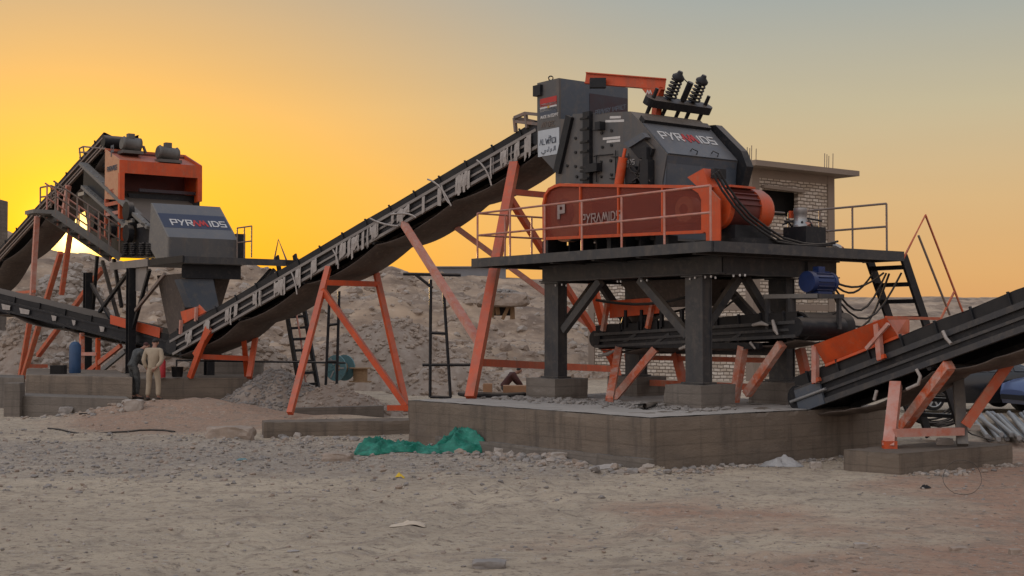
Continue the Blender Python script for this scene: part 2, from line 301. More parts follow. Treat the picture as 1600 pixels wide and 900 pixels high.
# ground: sand, reddish earth, grey gravel belt in front of the plant, tyre marks
def ground_material():
    m = bpy.data.materials.new('ground'); m.use_nodes = True; t = m.node_tree; b = t.nodes['Principled BSDF']; b.inputs['Roughness'].default_value = .95; b.inputs['Specular IOR Level'].default_value = .15
    g = t.nodes.new('ShaderNodeTexCoord').outputs['Object']
    def nz(sc, det=8, ro=.6, vec=None):
        n = t.nodes.new('ShaderNodeTexNoise'); n.inputs['Scale'].default_value = sc; n.inputs['Detail'].default_value = det; n.inputs['Roughness'].default_value = ro
        t.links.new(vec or g, n.inputs['Vector']); return n.outputs['Fac']
    def mx(f, a, bb):
        n = t.nodes.new('ShaderNodeMix'); n.data_type = 'RGBA'
        if isinstance(f, float): n.inputs[0].default_value = f
        else: t.links.new(f, n.inputs[0])
        for i, x in ((6, a), (7, bb)):
            if isinstance(x, tuple): n.inputs[i].default_value = (*x, 1)
            else: t.links.new(x, n.inputs[i])
        return n.outputs[2]
    def mth(op, a, bb=None):
        n = t.nodes.new('ShaderNodeMath'); n.operation = op; n.use_clamp = False
        for i, x in enumerate((a, bb)):
            if x is None: continue
            if isinstance(x, (int, float)): n.inputs[i].default_value = x
            else: t.links.new(x, n.inputs[i])
        return n.outputs[0]
    sp = t.nodes.new('ShaderNodeSeparateXYZ'); t.links.new(g, sp.inputs[0])
    c = mx(ramp(t, nz(.22), [(.35,(0,0,0)), (.65,(1,1,1))]), (.50,.405,.295), (.38,.305,.225))
    # reddish earth patches, thickest to the right foreground
    red = mth('ADD', nz(.16), mth('MULTIPLY', mth('ADD', sp.outputs[0], mth('MULTIPLY', mth('SUBTRACT', 16, sp.outputs[1]), .6)), .03))
    c = mx(ramp(t, red, [(.53,(0,0,0)), (.66,(.85,.85,.85))]), c, (.35,.20,.135))
    # grey gravel belt (object Y 22..32 and X < 2)
    gy = mth('SUBTRACT', 1, mth('ABSOLUTE', mth('DIVIDE', mth('SUBTRACT', sp.outputs[1], 25.5), 5.0)))
    gx = mth('MULTIPLY', mth('SUBTRACT', 2.5, sp.outputs[0]), .4)
    gm = mth('ADD', mth('MINIMUM', gy, gx), mth('MULTIPLY', mth('SUBTRACT', nz(.7), .5), 1.6))
    c = mx(ramp(t, gm, [(.12,(0,0,0)), (.6,(.55,.55,.55))]), c, mx(ramp(t, nz(14, 4), [(.4,(0,0,0)), (.6,(1,1,1))]), (.17,.148,.13), (.36,.31,.27)))
    # reddish dug earth in front of the workers
    dm = t.nodes.new('ShaderNodeVectorMath'); dm.operation = 'DISTANCE'; dm.inputs[1].default_value = (-7.6, 34.6, .3); t.links.new(g, dm.inputs[0])
    c = mx(ramp(t, mth('SUBTRACT', mth('ADD', 1.0, mth('MULTIPLY', nz(.9), .5)), mth('MULTIPLY', dm.outputs['Value'], .22)), [(.3,(0,0,0)), (.6,(.85,.85,.85))]), c, (.31,.19,.13))
    # fine speckle of chips
    c = mx(ramp(t, nz(2.3, 9, .75), [(.50,(0,0,0)), (.62,(.75,.75,.75))]), c, (.25,.20,.155))
    c = mx(ramp(t, nz(11, 6, .75), [(.56,(0,0,0)), (.64,(.8,.8,.8))]), c, (.44,.38,.32))
    c = mx(ramp(t, nz(8, 6, .75), [(.54,(0,0,0)), (.64,(.9,.9,.9))]), c, (.17,.13,.10))
    # smears dragged by vehicles
    mp = t.nodes.new('ShaderNodeMapping'); mp.inputs['Scale'].default_value = (.35, 2.2, 1); mp.inputs['Rotation'].default_value = (0, 0, R(-38)); t.links.new(g, mp.inputs[0])
    c = mx(ramp(t, nz(1.1, 6, .65, mp.outputs[0]), [(.50,(0,0,0)), (.66,(.4,.4,.4))]), c, (.27,.205,.155))
    t.links.new(c, b.inputs['Base Color'])
    bn = t.nodes.new('ShaderNodeBump'); bn.inputs['Strength'].default_value = 1.0; bn.inputs['Distance'].default_value = .055
    t.links.new(mth('ADD', nz(9, 10, .7), mth('MULTIPLY', nz(1.5, 4, .6), 1.5)), bn.inputs['Height']); t.links.new(bn.outputs[0], b.inputs['Normal'])
    return m
M['ground'] = ground_material()
mat('hill', (.40,.29,.20), .97, c2=(.155,.11,.08), scale=.35, amt=.3, c3=(.55,.45,.35), amt3=.1, scale3=1.1, bump=1.0, bscale=1.1, stretch=(1,1,2.6))  # dark mottling: earth tones plus brown shadows of the slopes put into colour
mat('heap', (.29,.22,.17), .97, c2=(.18,.14,.11), scale=.5, amt=.6, c3=(.36,.31,.26), amt3=.45, scale3=2.2, bump=1.0, bscale=5)
# ---------------------------------------------------------------- frames of the plant
P = Frame((3.522, 24.0), (-.6, .8))            # crusher platform: u back-left, v back-right
L = Frame((-9.64, 40.0), (-.6, .8))            # screening plant, parallel to it
DECK = 3.91
# ---------------------------------------------------------------- ground
def gz(x, y):
    z = .06*fbm(x, y, 0, 3, .12)*min(1, y/20)+.035*fbm(x, y, 5, 4, .9)
    z += .62*math.exp(-((x+8.6)/2.6)**2-((y-35.6)/1.7)**2)*(1+.25*fbm(x, y, 9, 3, 1.1))      # dug earth in front of the plant
    z += .25*math.exp(-((x+4.5)/2.2)**2-((y-33.5)/1.6)**2)
    z += .12*max(0, min(1, (y-36)/14))
    z += .10*math.exp(-((y-23.2+.62*(x-2))/1.1)**2)*(1 if x < 2.5 else 0)*max(0, .5+fbm(x, y, 3, 2, .8))  # spoil along the foundation
    if y < 24:                                                                              # curved tyre ruts with tread ribs
        for c0, k1, k2 in ((-2.95, .34, -.030), (-1.45, .34, -.030), (-5.2, .75, .01), (2.4, -.5, .02)):
            rut = abs(x-(c0+k1*(y-14)+k2*(y-14)**2)); e = math.exp(-(rut/.16)**2); z += (-.045+.012*math.sin(y*13))*e+.03*math.exp(-((rut-.3)/.1)**2)
    z += .03*max(0, fbm(x, y, 13, 3, 1.7)-.25)
    return z
def gaxis(near, far, n, c=0):
    k = math.asinh(far/near); return [c+near*math.sinh(k*(2*i/(n-1)-1)) for i in range(n)]
xs = gaxis(4, 1800, 300, 0); ys = []
y = -40
while y < 2500:
    ys.append(y); y += .075 if 9 < y < 20 else (.25 if 2 < y < 45 else max(.8, abs(y)*.07))
g = MB(); g.sheet([[V((x, y, gz(x, y) if abs(x) < 60 and 0 < y < 90 else 0)) for x in xs] for y in ys])
o = g.build('ground', M['ground'], loc=(0, 0, 0)); o['kind'] = 'structure'

# quarry slopes behind the plant
def lerp_tab(tab, x):
    if x <= tab[0][0]: return tab[0][1]
    for (a, b), (c, d) in zip(tab, tab[1:]):
        if x <= c: return b+(d-b)*(x-a)/(c-a)
    return tab[-1][1]
ridge = [(-900,380), (-60,345), (12,362), (60,392), (130,398), (215,412), (380,414), (440,428), (480,424), (560,424), (610,415), (650,430), (700,434), (860,437), (1000,455), (1200,466), (1430,465), (1600,464), (2400,460)]
rdist = [(-900,92), (400,92), (900,105), (1250,170), (2400,190)]
rows = []
for i in range(70):
    t = i/69; row = []
    for j in range(420):
        px = -900+3300*j/419; yr = lerp_tab(rdist, px); y0 = 60 if px < 900 else 60+20*min(1, (px-900)/300)
        zr = CZ+(HOR-lerp_tab(ridge, px))*yr/FPX
        yy = y0+(yr-y0)*min(t/.78, 1) if t < .78 else yr+(t-.78)/.22*60
        s = t/.78
        if s <= 1:
            step = s+.055*math.sin(s*19+fbm(px*.004, 0, 2, 2)*3)
            zz = .15+(zr-.15)*lerp_tab([(0,0),(.22,.03),(.30,.20),(.48,.27),(.60,.62),(.72,.68),(.90,.96),(1.1,1.05)], max(0, s+.02*math.sin(px*.02)))
            if s > .93: zz = .15+(zr-.15)*(s-.93)/.07*(1-.93**1.15)+(zr-.15)*.93**1.15 if False else zz
        else: zz = zr*(1-.35*(t-.78)/.22)
        x = (px-800)/FPX*yy
        k = min(1, s*3)*min(1, max(.15, abs(s-1)*6))
        rg = 1-abs(fbm(x, yy*.8, 6, 4, .16))*1.6; k *= (.45 if .3 < s < .5 or .6 < s < .74 else 1); zz += k*(.6*fbm(x, yy, 1, 5, .11)+.9*(rg-.5)*min(1, max(0, (900-px)/300+.4))+.35*fbm(x, yy, 4, 5, .6))
        row.append(V((x, yy, zz if i else -.6)))
    rows.append(row)
h = MB(); h.sheet(rows); hill_rows = rows; o = h.build('hills', M['hill'], loc=(0, 0, 0)); o['kind'] = 'structure'

# stones
def stone(mb, c, r, sq=(1, 1, .7), n=0):
    rnd = random.Random(int(c[0]*911+c[1]*577+n)); m = Matrix.Rotation(rnd.uniform(0, 6.3), 3, V((rnd.uniform(-.3,.3), rnd.uniform(-.3,.3), 1)).normalized())
    ph = (1+5**.5)/2
    vs_ = [V(p).normalized() for p in ((-1,ph,0),(1,ph,0),(-1,-ph,0),(1,-ph,0),(0,-1,ph),(0,1,ph),(0,-1,-ph),(0,1,-ph),(ph,0,-1),(ph,0,1),(-ph,0,-1),(-ph,0,1))]
    fs = [(0,11,5),(0,5,1),(0,1,7),(0,7,10),(0,10,11),(1,5,9),(5,11,4),(11,10,2),(10,7,6),(7,1,8),(3,9,4),(3,4,2),(3,2,6),(3,6,8),(3,8,9),(4,9,5),(2,4,11),(6,2,10),(8,6,7),(9,8,1)]
    mb.add([V(c)+m@V((p.x*r*sq[0]*rnd.uniform(.7,1.25), p.y*r*sq[1]*rnd.uniform(.7,1.25), p.z*r*sq[2]*rnd.uniform(.75,1.2))) for p in vs_], fs)
def big_rock(c, r, sq, seed):
    bm = bmesh.new(); bmesh.ops.create_icosphere(bm, subdivisions=3, radius=1)
    mb = MB(); vs_ = []
    for v in bm.verts:
        p = v.co; q = V((max(-.72, min(.72, p.x)), max(-.72, min(.72, p.y)), max(-.62, min(.62, p.z))))*1.3
        q *= 1+.16*noise.noise(p*1.7+V((seed, 0, 0)))+.07*noise.noise(p*4+V((seed, 3, 0)))
        vs_.append(V(c)+V((q.x*sq[0]*r, q.y*sq[1]*r, q.z*sq[2]*r)))
    mb.add(vs_, [tuple(v.index for v in f.verts) for f in bm.faces]); bm.free(); return mb
def heap(name, c, rx, ry, h, mt, label, seed, rock_mat=None, nst=500, rs=(.05,.2), cat='heap', power=1.2, group=None):
    root = thing(name, (c[0], c[1], gz(c[0], c[1])), label, cat, group); mb = MB(); rws = []
    N, K = 64, 26
    def hz(a, s):
        rr = 1+.22*fbm(math.cos(a)*1.5, math.sin(a)*1.5, seed, 3)
        x, y = c[0]+math.cos(a)*rx*s*rr, c[1]+math.sin(a)*ry*s*rr
        z = gz(c[0], c[1])-.15+(h+.15)*max(0, 1-s**power)*(1+.18*fbm(x, y, seed, 3, .5))+.09*h**.5*fbm(x, y, seed, 4, 1.6)*min(1, (1-s)*4)
        return V((x, y, z))
    for i in range(K+1): rws.append([hz(2*math.pi*j/N, max(.001, 1-i/K)) for j in range(N+1)])
    mb.sheet(rws); mb.build('pile_surface', mt, root)
    st = MB(); rnd = random.Random(seed)
    for k in range(nst):
        a, s = rnd.uniform(0, 6.283), rnd.random()**.6
        p = hz(a, s); r = rs[0]+(rs[1]-rs[0])*rnd.random()**3
        stone(st, p, r, (1.2, 1, .8), k)
    so = st.build('loose_stones', rock_mat or M['rock'], root); so['kind'] = 'stuff'
    return root
heap('rubble_heap', ((105-800)/FPX*60, 60), 4.6, 4.5, 4.5, M['heap'], 'tall heap of pale broken rock behind the left stair landing', 3, M['rock_pale'], 2600, (.06,.30), group='heaps of spoil around the plant')
heap('rubble_heap', ((600-800)/FPX*54, 54), 4.6, 3.4, 2.7, M['heap'], 'brown rubble heap behind the orange trestle and cable spools', 5, M['rock'], 1600, (.03,.16), power=1.5, group='heaps of spoil around the plant')
heap('rubble_heap', ((700-800)/FPX*50, 50), 2.6, 2.4, 1.5, M['heap'], 'low brown rubble heap behind the thin black pipe frame', 8, M['rock'], 500, (.05,.2), group='heaps of spoil around the plant')
heap('gravel_heap', ((425-800)/FPX*39, 39), 2.2, 1.9, 1.3, M['heap'], 'small grey gravel heap beside the black ladder foot', 11, M['rock_grey'], 2200, (.03,.085), group='heaps of spoil around the plant')
heap('gravel_heap', ((520-800)/FPX*38.5, 38.5), 2.4, 1.5, .75, M['heap'], 'low pinkish gravel heap under the orange trestle', 12, M['rock'], 900, (.03,.08), group='heaps of spoil around the plant')
heap('rubble_heap', ((300-800)/FPX*56, 56), 5.5, 3, 3.2, M['heap'], 'broad brown heap behind the screening plant chute', 15, M['rock'], 900, (.06,.3), group='heaps of spoil around the plant')
heap('rubble_heap', ((40-800)/FPX*57, 57), 3.4, 2.4, 2.3, M['heap'], 'reddish earth heap behind the far left conveyor legs', 19, M['rock'], 600, (.05,.22), group='heaps of spoil around the plant')

sc = MB(); sc2 = MB(); rnd = random.Random(31)
for k in range(4600):
    j = rnd.randint(128, 240); i = int(2+46*rnd.random()**1.2)
    p = hill_rows[i][j].lerp(hill_rows[i+1][j+1], rnd.random()); stone(sc if k % 4 else sc2, p, .05+.34*rnd.random()**6, (1.2, 1, .8), k)
o = sc.build('loose_rock', M['rock'], loc=(0, 0, 0)); tag(o, 'broken brown rock strewn over the quarry slopes', 'loose rock', kind='stuff')
o = sc2.build('loose_rock', M['rock_pale'], loc=(0, 0, 0)); tag(o, 'pale stones strewn over the quarry slopes', 'loose rock', kind='stuff')
# ---------------------------------------------------------------- concrete foundations
fb = thing('foundation_block', P.w(3.2, 0, 0), 'long brown concrete foundation block under the grey crusher platform', 'foundation')
UE, VE = 6.95, 4.2
def worn(hexa_mb, seed=0, chip=.06):           # a cast block with uneven faces and chipped arrises
    bm = bmesh.new(); vv = [bm.verts.new(p) for p in hexa_mb.v]
    for f in hexa_mb.f: bm.faces.new([vv[i] for i in f])
    for _ in range(7):
        lg = [e for e in bm.edges if e.calc_length() > .16]
        if not lg: break
        bmesh.ops.subdivide_edges(bm, edges=lg, cuts=1, use_grid_fill=True)
    bm.normal_update(); out = []
    shp = {v.index: 0 for v in bm.verts}; bm.verts.index_update()
    sharp = set()
    for e in bm.edges:
        if len(e.link_faces) == 2 and e.calc_face_angle(0) > .6: sharp.add(e.verts[0].index); sharp.add(e.verts[1].index)
    mv = {}
    for v in bm.verts:
        p = v.co; d = .014*fbm(p.x, p.y, p.z*1.5+seed, 3, 1.6)
        if v.index in sharp: d -= .010+chip*max(0, fbm(p.x, p.y, p.z+seed, 3, 2.6)-.15)
        mv[v.index] = p+v.normal*d
    mb = MB(); mb.add([mv[v.index] for v in bm.verts], [tuple(v.index for v in f.verts) for f in bm.faces]); bm.free(); return mb
b = MB(); b.fbox(P, -.45, UE, -1.9, VE, -.4, .90); worn(b).build('block', M['concrete'], fb)
b = MB(); rws = [[P.w(-.41+(UE+.37)*i/40, -1.86+(VE+1.82)*j/30, .905+.012*abs(fbm(i*.3, j*.3, 2, 3))) for j in range(31)] for i in range(41)]
b.sheet(rws); b.build('cement_screed', M['cement_top'], fb)
b = MB(); b.fbox(P, -.56, UE-1.2, -2.03, -1.903, -.4, .24); worn(b, 2, .05).build('plinth', M['concrete_grey'], fb)
COLS = [(1.15, 1.0), (5.45, 1.0), (1.15, 3.3), (5.45, 3.3)]
for (u, v) in COLS:
    b = MB(); b.fbox(P, u-.22, u+.78, v-.36, v+.55, .90, 1.34); worn(b, u, .02).build('pedestal', M['concrete_grey'], fb)
# small footing in front right
F2 = Frame((onz(1405, 745, 0).x, onz(1405, 745, 0).y), (-.6, .8))
b = MB(); b.fbox(F2, 0, 1.13, 0, 3.14, -.3, .37)
o = one(worn(b, 5, .04), 'concrete_footing', M['concrete'], 'low concrete footing under the right conveyor legs', 'footing', 'low concrete footings')
# middle footing under the orange trestle
p0 = onz(412, 684, 0); p1 = onz(640, 680, 0); d = (p1-p0).normalized(); n = V((-d.y, d.x, 0))
b = MB(); e = p0+d*4.2
b.hexa([p0-UP*.3, e-UP*.3, e+n*.9-UP*.3, p0+n*.9-UP*.3, p0+UP*.34, e+UP*.34, e+n*.9+UP*.34, p0+n*.9+UP*.34])
one(worn(b, 7, .04), 'concrete_footing', M['concrete'], 'low concrete footing under the orange trestle legs', 'footing', 'low concrete footings')
# footing wall further back of the trestle
q0, q1 = onz(455, 641, .25), onz(600, 637, .25)
b = MB(); n2 = V((-.1, 1, 0))*.35
b.hexa([q0-UP*.6, q1-UP*.6, q1+n2-UP*.6, q0+n2-UP*.6, q0+UP*.05, q1+UP*.05, q1+n2+UP*.05, q0+n2+UP*.05])
one(b, 'concrete_kerb', M['concrete_grey'], 'narrow concrete kerb behind the trestle footing', 'kerb')
# left foundations
def slab(name, pts, z, label, mt, z0=-.4, parent=None):
    q = [onz(x, y, z) for x, y in pts]; mb = MB()
    dpt = V((-.35, 1, 0)).normalized()*pts_depth
    a, c2 = q[0], q[1]; rr = [a, c2, c2+dpt, a+dpt]
    mb.hexa([V((p.x, p.y, z0)) for p in rr]+[V((p.x, p.y, z)) for p in rr])
    return one(mb, name, mt, label, 'foundation', 'concrete foundations of the screening plant', .03) if parent is None else mb.build(name, mt, parent, bevel=.03)
pts_depth = 7
lf = thing('foundation_block', onz(120, 600, 0), 'stepped concrete foundation left of the dark clothed worker', 'foundation', 'concrete foundations of the screening plant')
slab('block', [(40, 585), (207, 589)], 1.12, None, M['concrete'], parent=lf)
pts_depth = 2.0
slab('plinth', [(25, 618), (202, 622)], .60, None, M['concrete_grey'], parent=lf)
pts_depth = 6
slab('foundation_block', [(212, 591), (412, 590)], 1.02, 'plain concrete foundation behind the beige clothed worker', M['concrete'])
pts_depth = 2.5
slab('foundation_block', [(-40, 588), (38, 590)], .98, 'concrete block cut off by the left photo edge', M['concrete_grey'])
b = MB(); q = onz(18, 648, .1); b.box(q+V((0, .2, .35)), (.22, 0, 0), (0, .2, 0), (0, 0, .5)); one(b, 'concrete_post', M['concrete_grey'], 'short concrete post in front of the leftmost foundation', 'post', bevel=.02)
b = MB(); q = onz(338, 585, 1.05); b.box(q+V((0, 1.5, .1)), (1.1, 0, 0), (0, .3, 0), (0, 0, .25)); one(b, 'concrete_sill', M['concrete_grey'], 'grey concrete sill on the foundation behind the red cylinder', 'sill', bevel=.02)

# ---------------------------------------------------------------- half-built brick building
B = Frame((at(1177, 520, 60).x, 60), (-.6, .8))
zb = lambda y, Y=60: CZ+(HOR-y)*Y/FPX
ztop = zb(262)
bl = thing('brick_building', B.w(4, 2, 0), 'unfinished pale brick building with concrete frame and flat overhanging roof', 'building')
def uvproj(o, dr):
    me = o.data; uv = me.uv_layers.new(name='UVMap'); og = ORG[o.name]
    for l in me.loops:
        p = me.vertices[l.vertex_index].co+og; uv.data[l.index].uv = (p.dot(dr), p.z)
BW, BL = 5.5, 11.0
def panel(u0, u1, v0, v1, z0, z1, dr):
    mb = MB(); mb.fbox(B, u0, u1, v0, v1, z0, z1); o = mb.build('brick_wall', M['limestone_brick'], bl); uvproj(o, dr); return o
fl = [0.0, 3.3, 6.6, ztop-.38]
w0, w1 = .95, 3.05                              # the window in the top storey, right wall (v range)
for k in range(3):
    z0, z1 = fl[k]-.2 if k == 0 else fl[k]+.3, fl[k+1]
    if k == 2:
        wz0, wz1 = zb(333), zb(293)
        panel(.06, .30, .45, w0-.25, z0, z1, B.v); panel(.06, .30, w1, BW-.4, z0, z1, B.v)
        panel(.06, .30, w0-.25, w1, z0, wz0, B.v); panel(.06, .30, w0-.25, w1, wz1, z1, B.v)
    else: panel(.06, .30, .45, BW-.4, z0, z1, B.v)
    for a in range(3):
        u0, u1 = .45+a*3.6, 3.6+a*3.6
        if k == 2:
            panel(u0, u1, .06, .30, z0, z0+.9, B.u); panel(u0, u0+.7, .06, .30, z0+.9, z1, B.u); panel(u1-.9, u1, .06, .30, z0+.9, z1, B.u); panel(u0+.7, u1-.9, .06, .30, z1-.6, z1, B.u)
        else: panel(u0, u1, .06, .30, z0, z1, B.u)
mb = MB(); mb.fbox(B, .9, 8, .9, 5.0, -.1, ztop-.5); mb.build('dark_interior', M['dark_void'], bl)  # near-black block: the darkness of the rooms is put into its colour
for (u, v) in [(0, 0), (0, BW-.45), (3.6, 0), (7.2, 0), (10.8, 0)]:
    mb = MB(); mb.fbox(B, u, u+.45, v, v+.45, -.3, ztop); mb.build('concrete_column', M['concrete_wall'], bl)
for z in fl[1:]:
    top = z+.30 if z < fl[-1] else ztop
    mb = MB(); mb.fbox(B, .02, .40, .45, BW-.45, z, top); mb.build('concrete_beam', M['concrete_wall'], bl)
    mb = MB(); mb.fbox(B, .45, BL, .02, .40, z, top); mb.build('concrete_beam', M['concrete_wall'], bl)
mb = MB(); mb.fbox(B, -.85, BL+.5, -.7, BW+.75, ztop, ztop+.24); mb.build('roof_slab', M['concrete_wall'], bl)
for px in (1167, 1171, 1174, 1181, 1288, 1291.5, 1294.5, 1301):
    p = at(px, 250, 61.5 if px < 1200 else 64); mb = MB(); mb.tube([V((p.x, p.y, ztop+.2)), V((p.x+.02, p.y, ztop+1.05+.25*random.random()))], .018, 5); mb.build('rebar', M['grey_rail'], bl)
mb = MB(); mb.bar(B.w(.02, w0-.3, zb(292)+.08), B.w(.02, w1+.3, zb(292)+.02), .3, .14); mb.build('lintel', M['concrete_wall'], bl)
# far objects on the skyline
b = MB(); c = at(-32, 330, 70); b.box(V((c.x, c.y, 3.0)), (.92, 0, 0), (0, 1.5, 0), (0, 0, 6.2)); 
b.box(V((c.x-.5, c.y, 9.2)), (.6, 0, 0), (0, 1.2, 0), (0, 0, .15))
one(b, 'concrete_tower', M['concrete_grey'], 'tall plain grey tower cut off by the left photo edge', 'tower', bevel=.05)
fa = thing('site_hut', at(735, 436, 100), 'long low grey hut on the skyline behind the crusher platform', 'hut')
c = at(735, 428, 100); z = c.z
b = MB(); b.box((c.x, c.y, z-1.0), (2.6, 0, 0), (0, 1.5, 0), (0, 0, 1.4)); b.build('wall', M['roof_grey'], fa)
b = MB(); b.box((c.x, c.y, z+.44), (2.8, 0, 0), (0, 1.7, 0), (0, 0, .04)); b.build('roof', M['roof_grey'], fa)
# ---------------------------------------------------------------- lettering drawn with strokes
GL = {'P': [[(0,0),(0,1),(.66,1),(.66,.45),(.14,.45)]], 'Y': [[(0,1),(.33,.48),(.66,1)],[(.33,.48),(.15,0)]], 'R': [[(0,0),(0,1),(.66,1),(.66,.5),(.14,.5)],[(.3,.5),(.68,0)]],
 'A': [[(0,0),(.36,1),(.72,0)]], 'M': [[(0,0),(.28,1),(.5,.25),(.72,1),(1,0)]], 'I': [[(0,0),(0,1)]], 'D': [[(0,.04),(0,1),(.45,1),(.68,.72),(.68,.28),(.45,.04),(0,.04)]], 'S': [[(.66,1),(.05,1),(.05,.52),(.64,.52),(.64,.03),(0,.03)]],
 'L': [[(0,1),(0,0),(.6,0)]], 'W': [[(0,1),(.25,0),(.5,.8),(.75,0),(1,1)]], 'E': [[(.6,1),(0,1),(0,0),(.6,0)],[(.05,.5),(.5,.5)]], 'N': [[(0,0),(0,1),(.65,0),(.65,1)]], 'G': [[(.65,1),(0,1),(0,0),(.65,0),(.65,.48),(.35,.48)]], 'T': [[(0,1),(.7,1)],[(.35,.95),(.35,0)]], 'C': [[(.65,1),(0,1),(0,0),(.65,0)]], 'U': [[(0,1),(0,0),(.65,0),(.65,1)]], 'H': [[(0,0),(0,1)],[(.65,0),(.65,1)],[(.05,.5),(.6,.5)]], ' ': []}
WID = {'M': 1.0, 'W': 1.0, 'I': .1, 'A': .72, ' ': .35}
def letters(mb, s, o, xd, yd, h, th=.17, gap=.24, start=0.0):
    o = V(o); xd = V(xd); yd = V(yd); n = xd.cross(yd).normalized(); x = start; k = 0
    for ch in s:
        for pl_ in GL[ch]:
            pts = [o+xd*h*(x+a)+yd*h*b for a, b in pl_]
            for a, b in zip(pts, pts[1:]):
                k += 1; d = (b-a).normalized(); off = n*(.004+.0006*(k % 9)); e = d*th*h*.42
                mb.bar(a-e+off, b+e+off, th*h, .006, up=n)
        x += WID.get(ch, .68)+gap
    return x
def logo(parent, o, xd, yd, h, wm='white_paint_glint', rm='red_paint', th=.17):
    a = MB(); x = letters(a, 'PYR', o, xd, yd, h, th); r = MB(); x2 = letters(r, 'AM', o, xd, yd, h*.96, th*1.3, .06, x-.08)
    e = MB(); letters(e, 'IDS', o, xd, yd, h, th, .24, x2+.16)
    for q, m_ in ((a, wm), (r, rm), (e, wm)): q.build('lettering', M[m_], parent)

# ---------------------------------------------------------------- steel platform of the crusher
pf = thing('steel_platform', P.w(3.3, 2, .92), 'dark steel platform on four columns carrying the grey crusher', 'platform')
DU, DV = 7.32, 5.36
b = MB(); b.fbox(P, .02, DU-.02, .02, 5.0, DECK-.05, DECK); b.build('deck_plate', M['steel_dark'], pf)
def skirt(a, c):
    mb = MB(); mb.bar(a, c, .05, .19); mb.build('edge_beam', M['steel_dark'], pf)
zs = DECK-.085
skirt(P.w(0, 0, zs), P.w(DU, 0, zs)); skirt(P.w(.0, .03, zs), P.w(.0, DV, zs)); skirt(P.w(DU, .03, zs), P.w(DU, 5.0, zs)); skirt(P.w(.03, DV, zs), P.w(1.0, DV, zs))
b = MB(); b.fbox(P, .03, 1.0, 5.0, DV-.03, DECK-.05, DECK); b.build('landing_plate', M['steel_dark'], pf)
zb0 = 3.38
def beam(a, c, wd=.2, ht=.34, nm='main_beam'):
    mb = MB(); mb.ibar(a, c, wd, ht, .025); mb.build(nm, M['steel_dark'], pf)
for v in (1.0, 3.4): beam(P.w(.75, v, zb0+.18), P.w(6.1, v, zb0+.18))
for u in (.82, 5.9): beam(P.w(u, 1.1, zb0+.17), P.w(u, 4.3, zb0+.17))
for v in (1.9, 2.7): beam(P.w(.9, v, zb0+.2), P.w(5.8, v, zb0+.2), .15, .3)
for u in (.5, 2.0, 3.3, 4.6, 6.7): 
    mb = MB(); mb.ibar(P.w(u, .05, DECK-.13), P.w(u, 4.95, DECK-.13), .1, .15, .015); mb.build('joist', M['steel_dark'], pf)
for (u, v) in COLS:
    mb = MB(); z0, z1 = 1.345, zb0
    mb.fbox(P, u, u+.46, v-.10, v-.075, z0, z1); mb.fbox(P, u, u+.46, v+.125, v+.15, z0, z1); mb.fbox(P, u+.02, u+.44, v-.075, v+.125, z0, z1)
    c = mb.build('column', M['steel_dark'], pf)
    mb = MB(); mb.fbox(P, u-.06, u+.52, v-.16, v+.21, 1.342, 1.375); mb.build('base_plate', M['steel_dark'], c)
    mb = MB(); mb.fbox(P, u-.06, u+.52, v-.16, v+.21, zb0-.03, zb0-.002); mb.build('cap_plate', M['steel_dark'], c)
def brace(a, c, nm='brace', wd=.12, ht=.16):
    mb = MB(); mb.bar(a, c, wd, ht); mb.build(nm, M['steel_dark'], pf)
for v in (1.02, 3.3):
    brace(P.w(1.66, v, 2.25), P.w(3.0, v, zb0-.02)); brace(P.w(5.40, v, 2.35), P.w(4.2, v, zb0-.02))
for u in (1.38, 5.68): brace(P.w(u, 1.16, 2.35), P.w(u, 2.1, zb0-.02)); brace(P.w(u, 3.2, 2.35), P.w(u, 2.3, zb0-.02))
for v in (1.02, 3.3): brace(P.w(1.6, v, 1.95), P.w(5.4, v, 1.95), 'tie_beam', .14, .2) if v > 2 else None
for (x, y) in [(868,446),(878,445),(885,446),(965,440),(970,440),(1002,439),(1011,438),(1078,436),(1086,434),(1102,433),(1111,432),(1118,434),(1146,431),(1156,430),(1164,430)]:
    p = P.V(x, y, .87); mb = MB(); mb.tube([p-V((0,0,.02)), p+V((0,0,.02))], .018, 6); mb.build('bolt', M['white_paint_glint'], pf)  # whitish bolts: the glint on their ends is put into the colour

# front and side railings
def railing(name, label, pts, z0, h, mt, nposts, mid=True, r=.022, jitter=0, group='pipe railings on the platforms'):
    pts = [V(p) for p in pts]; root = thing(name, V((pts[0].x, pts[0].y, z0(0) if callable(z0) else z0)), label, 'railing', group)
    hh = [h, h*.52] if mid else [h]
    for k in hh:
        mb = MB(); mb.tube([p+UP*k for p in pts], r, 6); mb.build('top_rail' if k == h else 'mid_rail', M[mt], root)
    for i, (a, c) in enumerate(zip(pts, pts[1:])):
        for j in range(nposts[i]+1):
            if j == nposts[i] and i < len(pts)-2: continue
            q = a.lerp(c, j/nposts[i]); mb = MB(); mb.tube([q-UP*.005, q+UP*h], r*1.05, 6); mb.build('post', M[mt], root)
    return root
railing('railing', 'faded orange pipe railing along the crusher platform front', [P.w(7.2, 2.3, DECK), P.w(7.22, .07, DECK), P.w(.10, .07, DECK)], DECK, 1.0, 'pink_film', [3, 6])
railing('railing', 'brown pipe railing at the right end of the crusher platform', [P.w(2.6, 4.92, DECK), P.w(.06, 4.92, DECK)], DECK, .95, 'grey_rail', [3])
rr = thing('railing', P.w(2.6, 3.9, DECK), 'brown pipe railing behind the hydraulic tank', 'railing', 'pipe railings on the platforms')
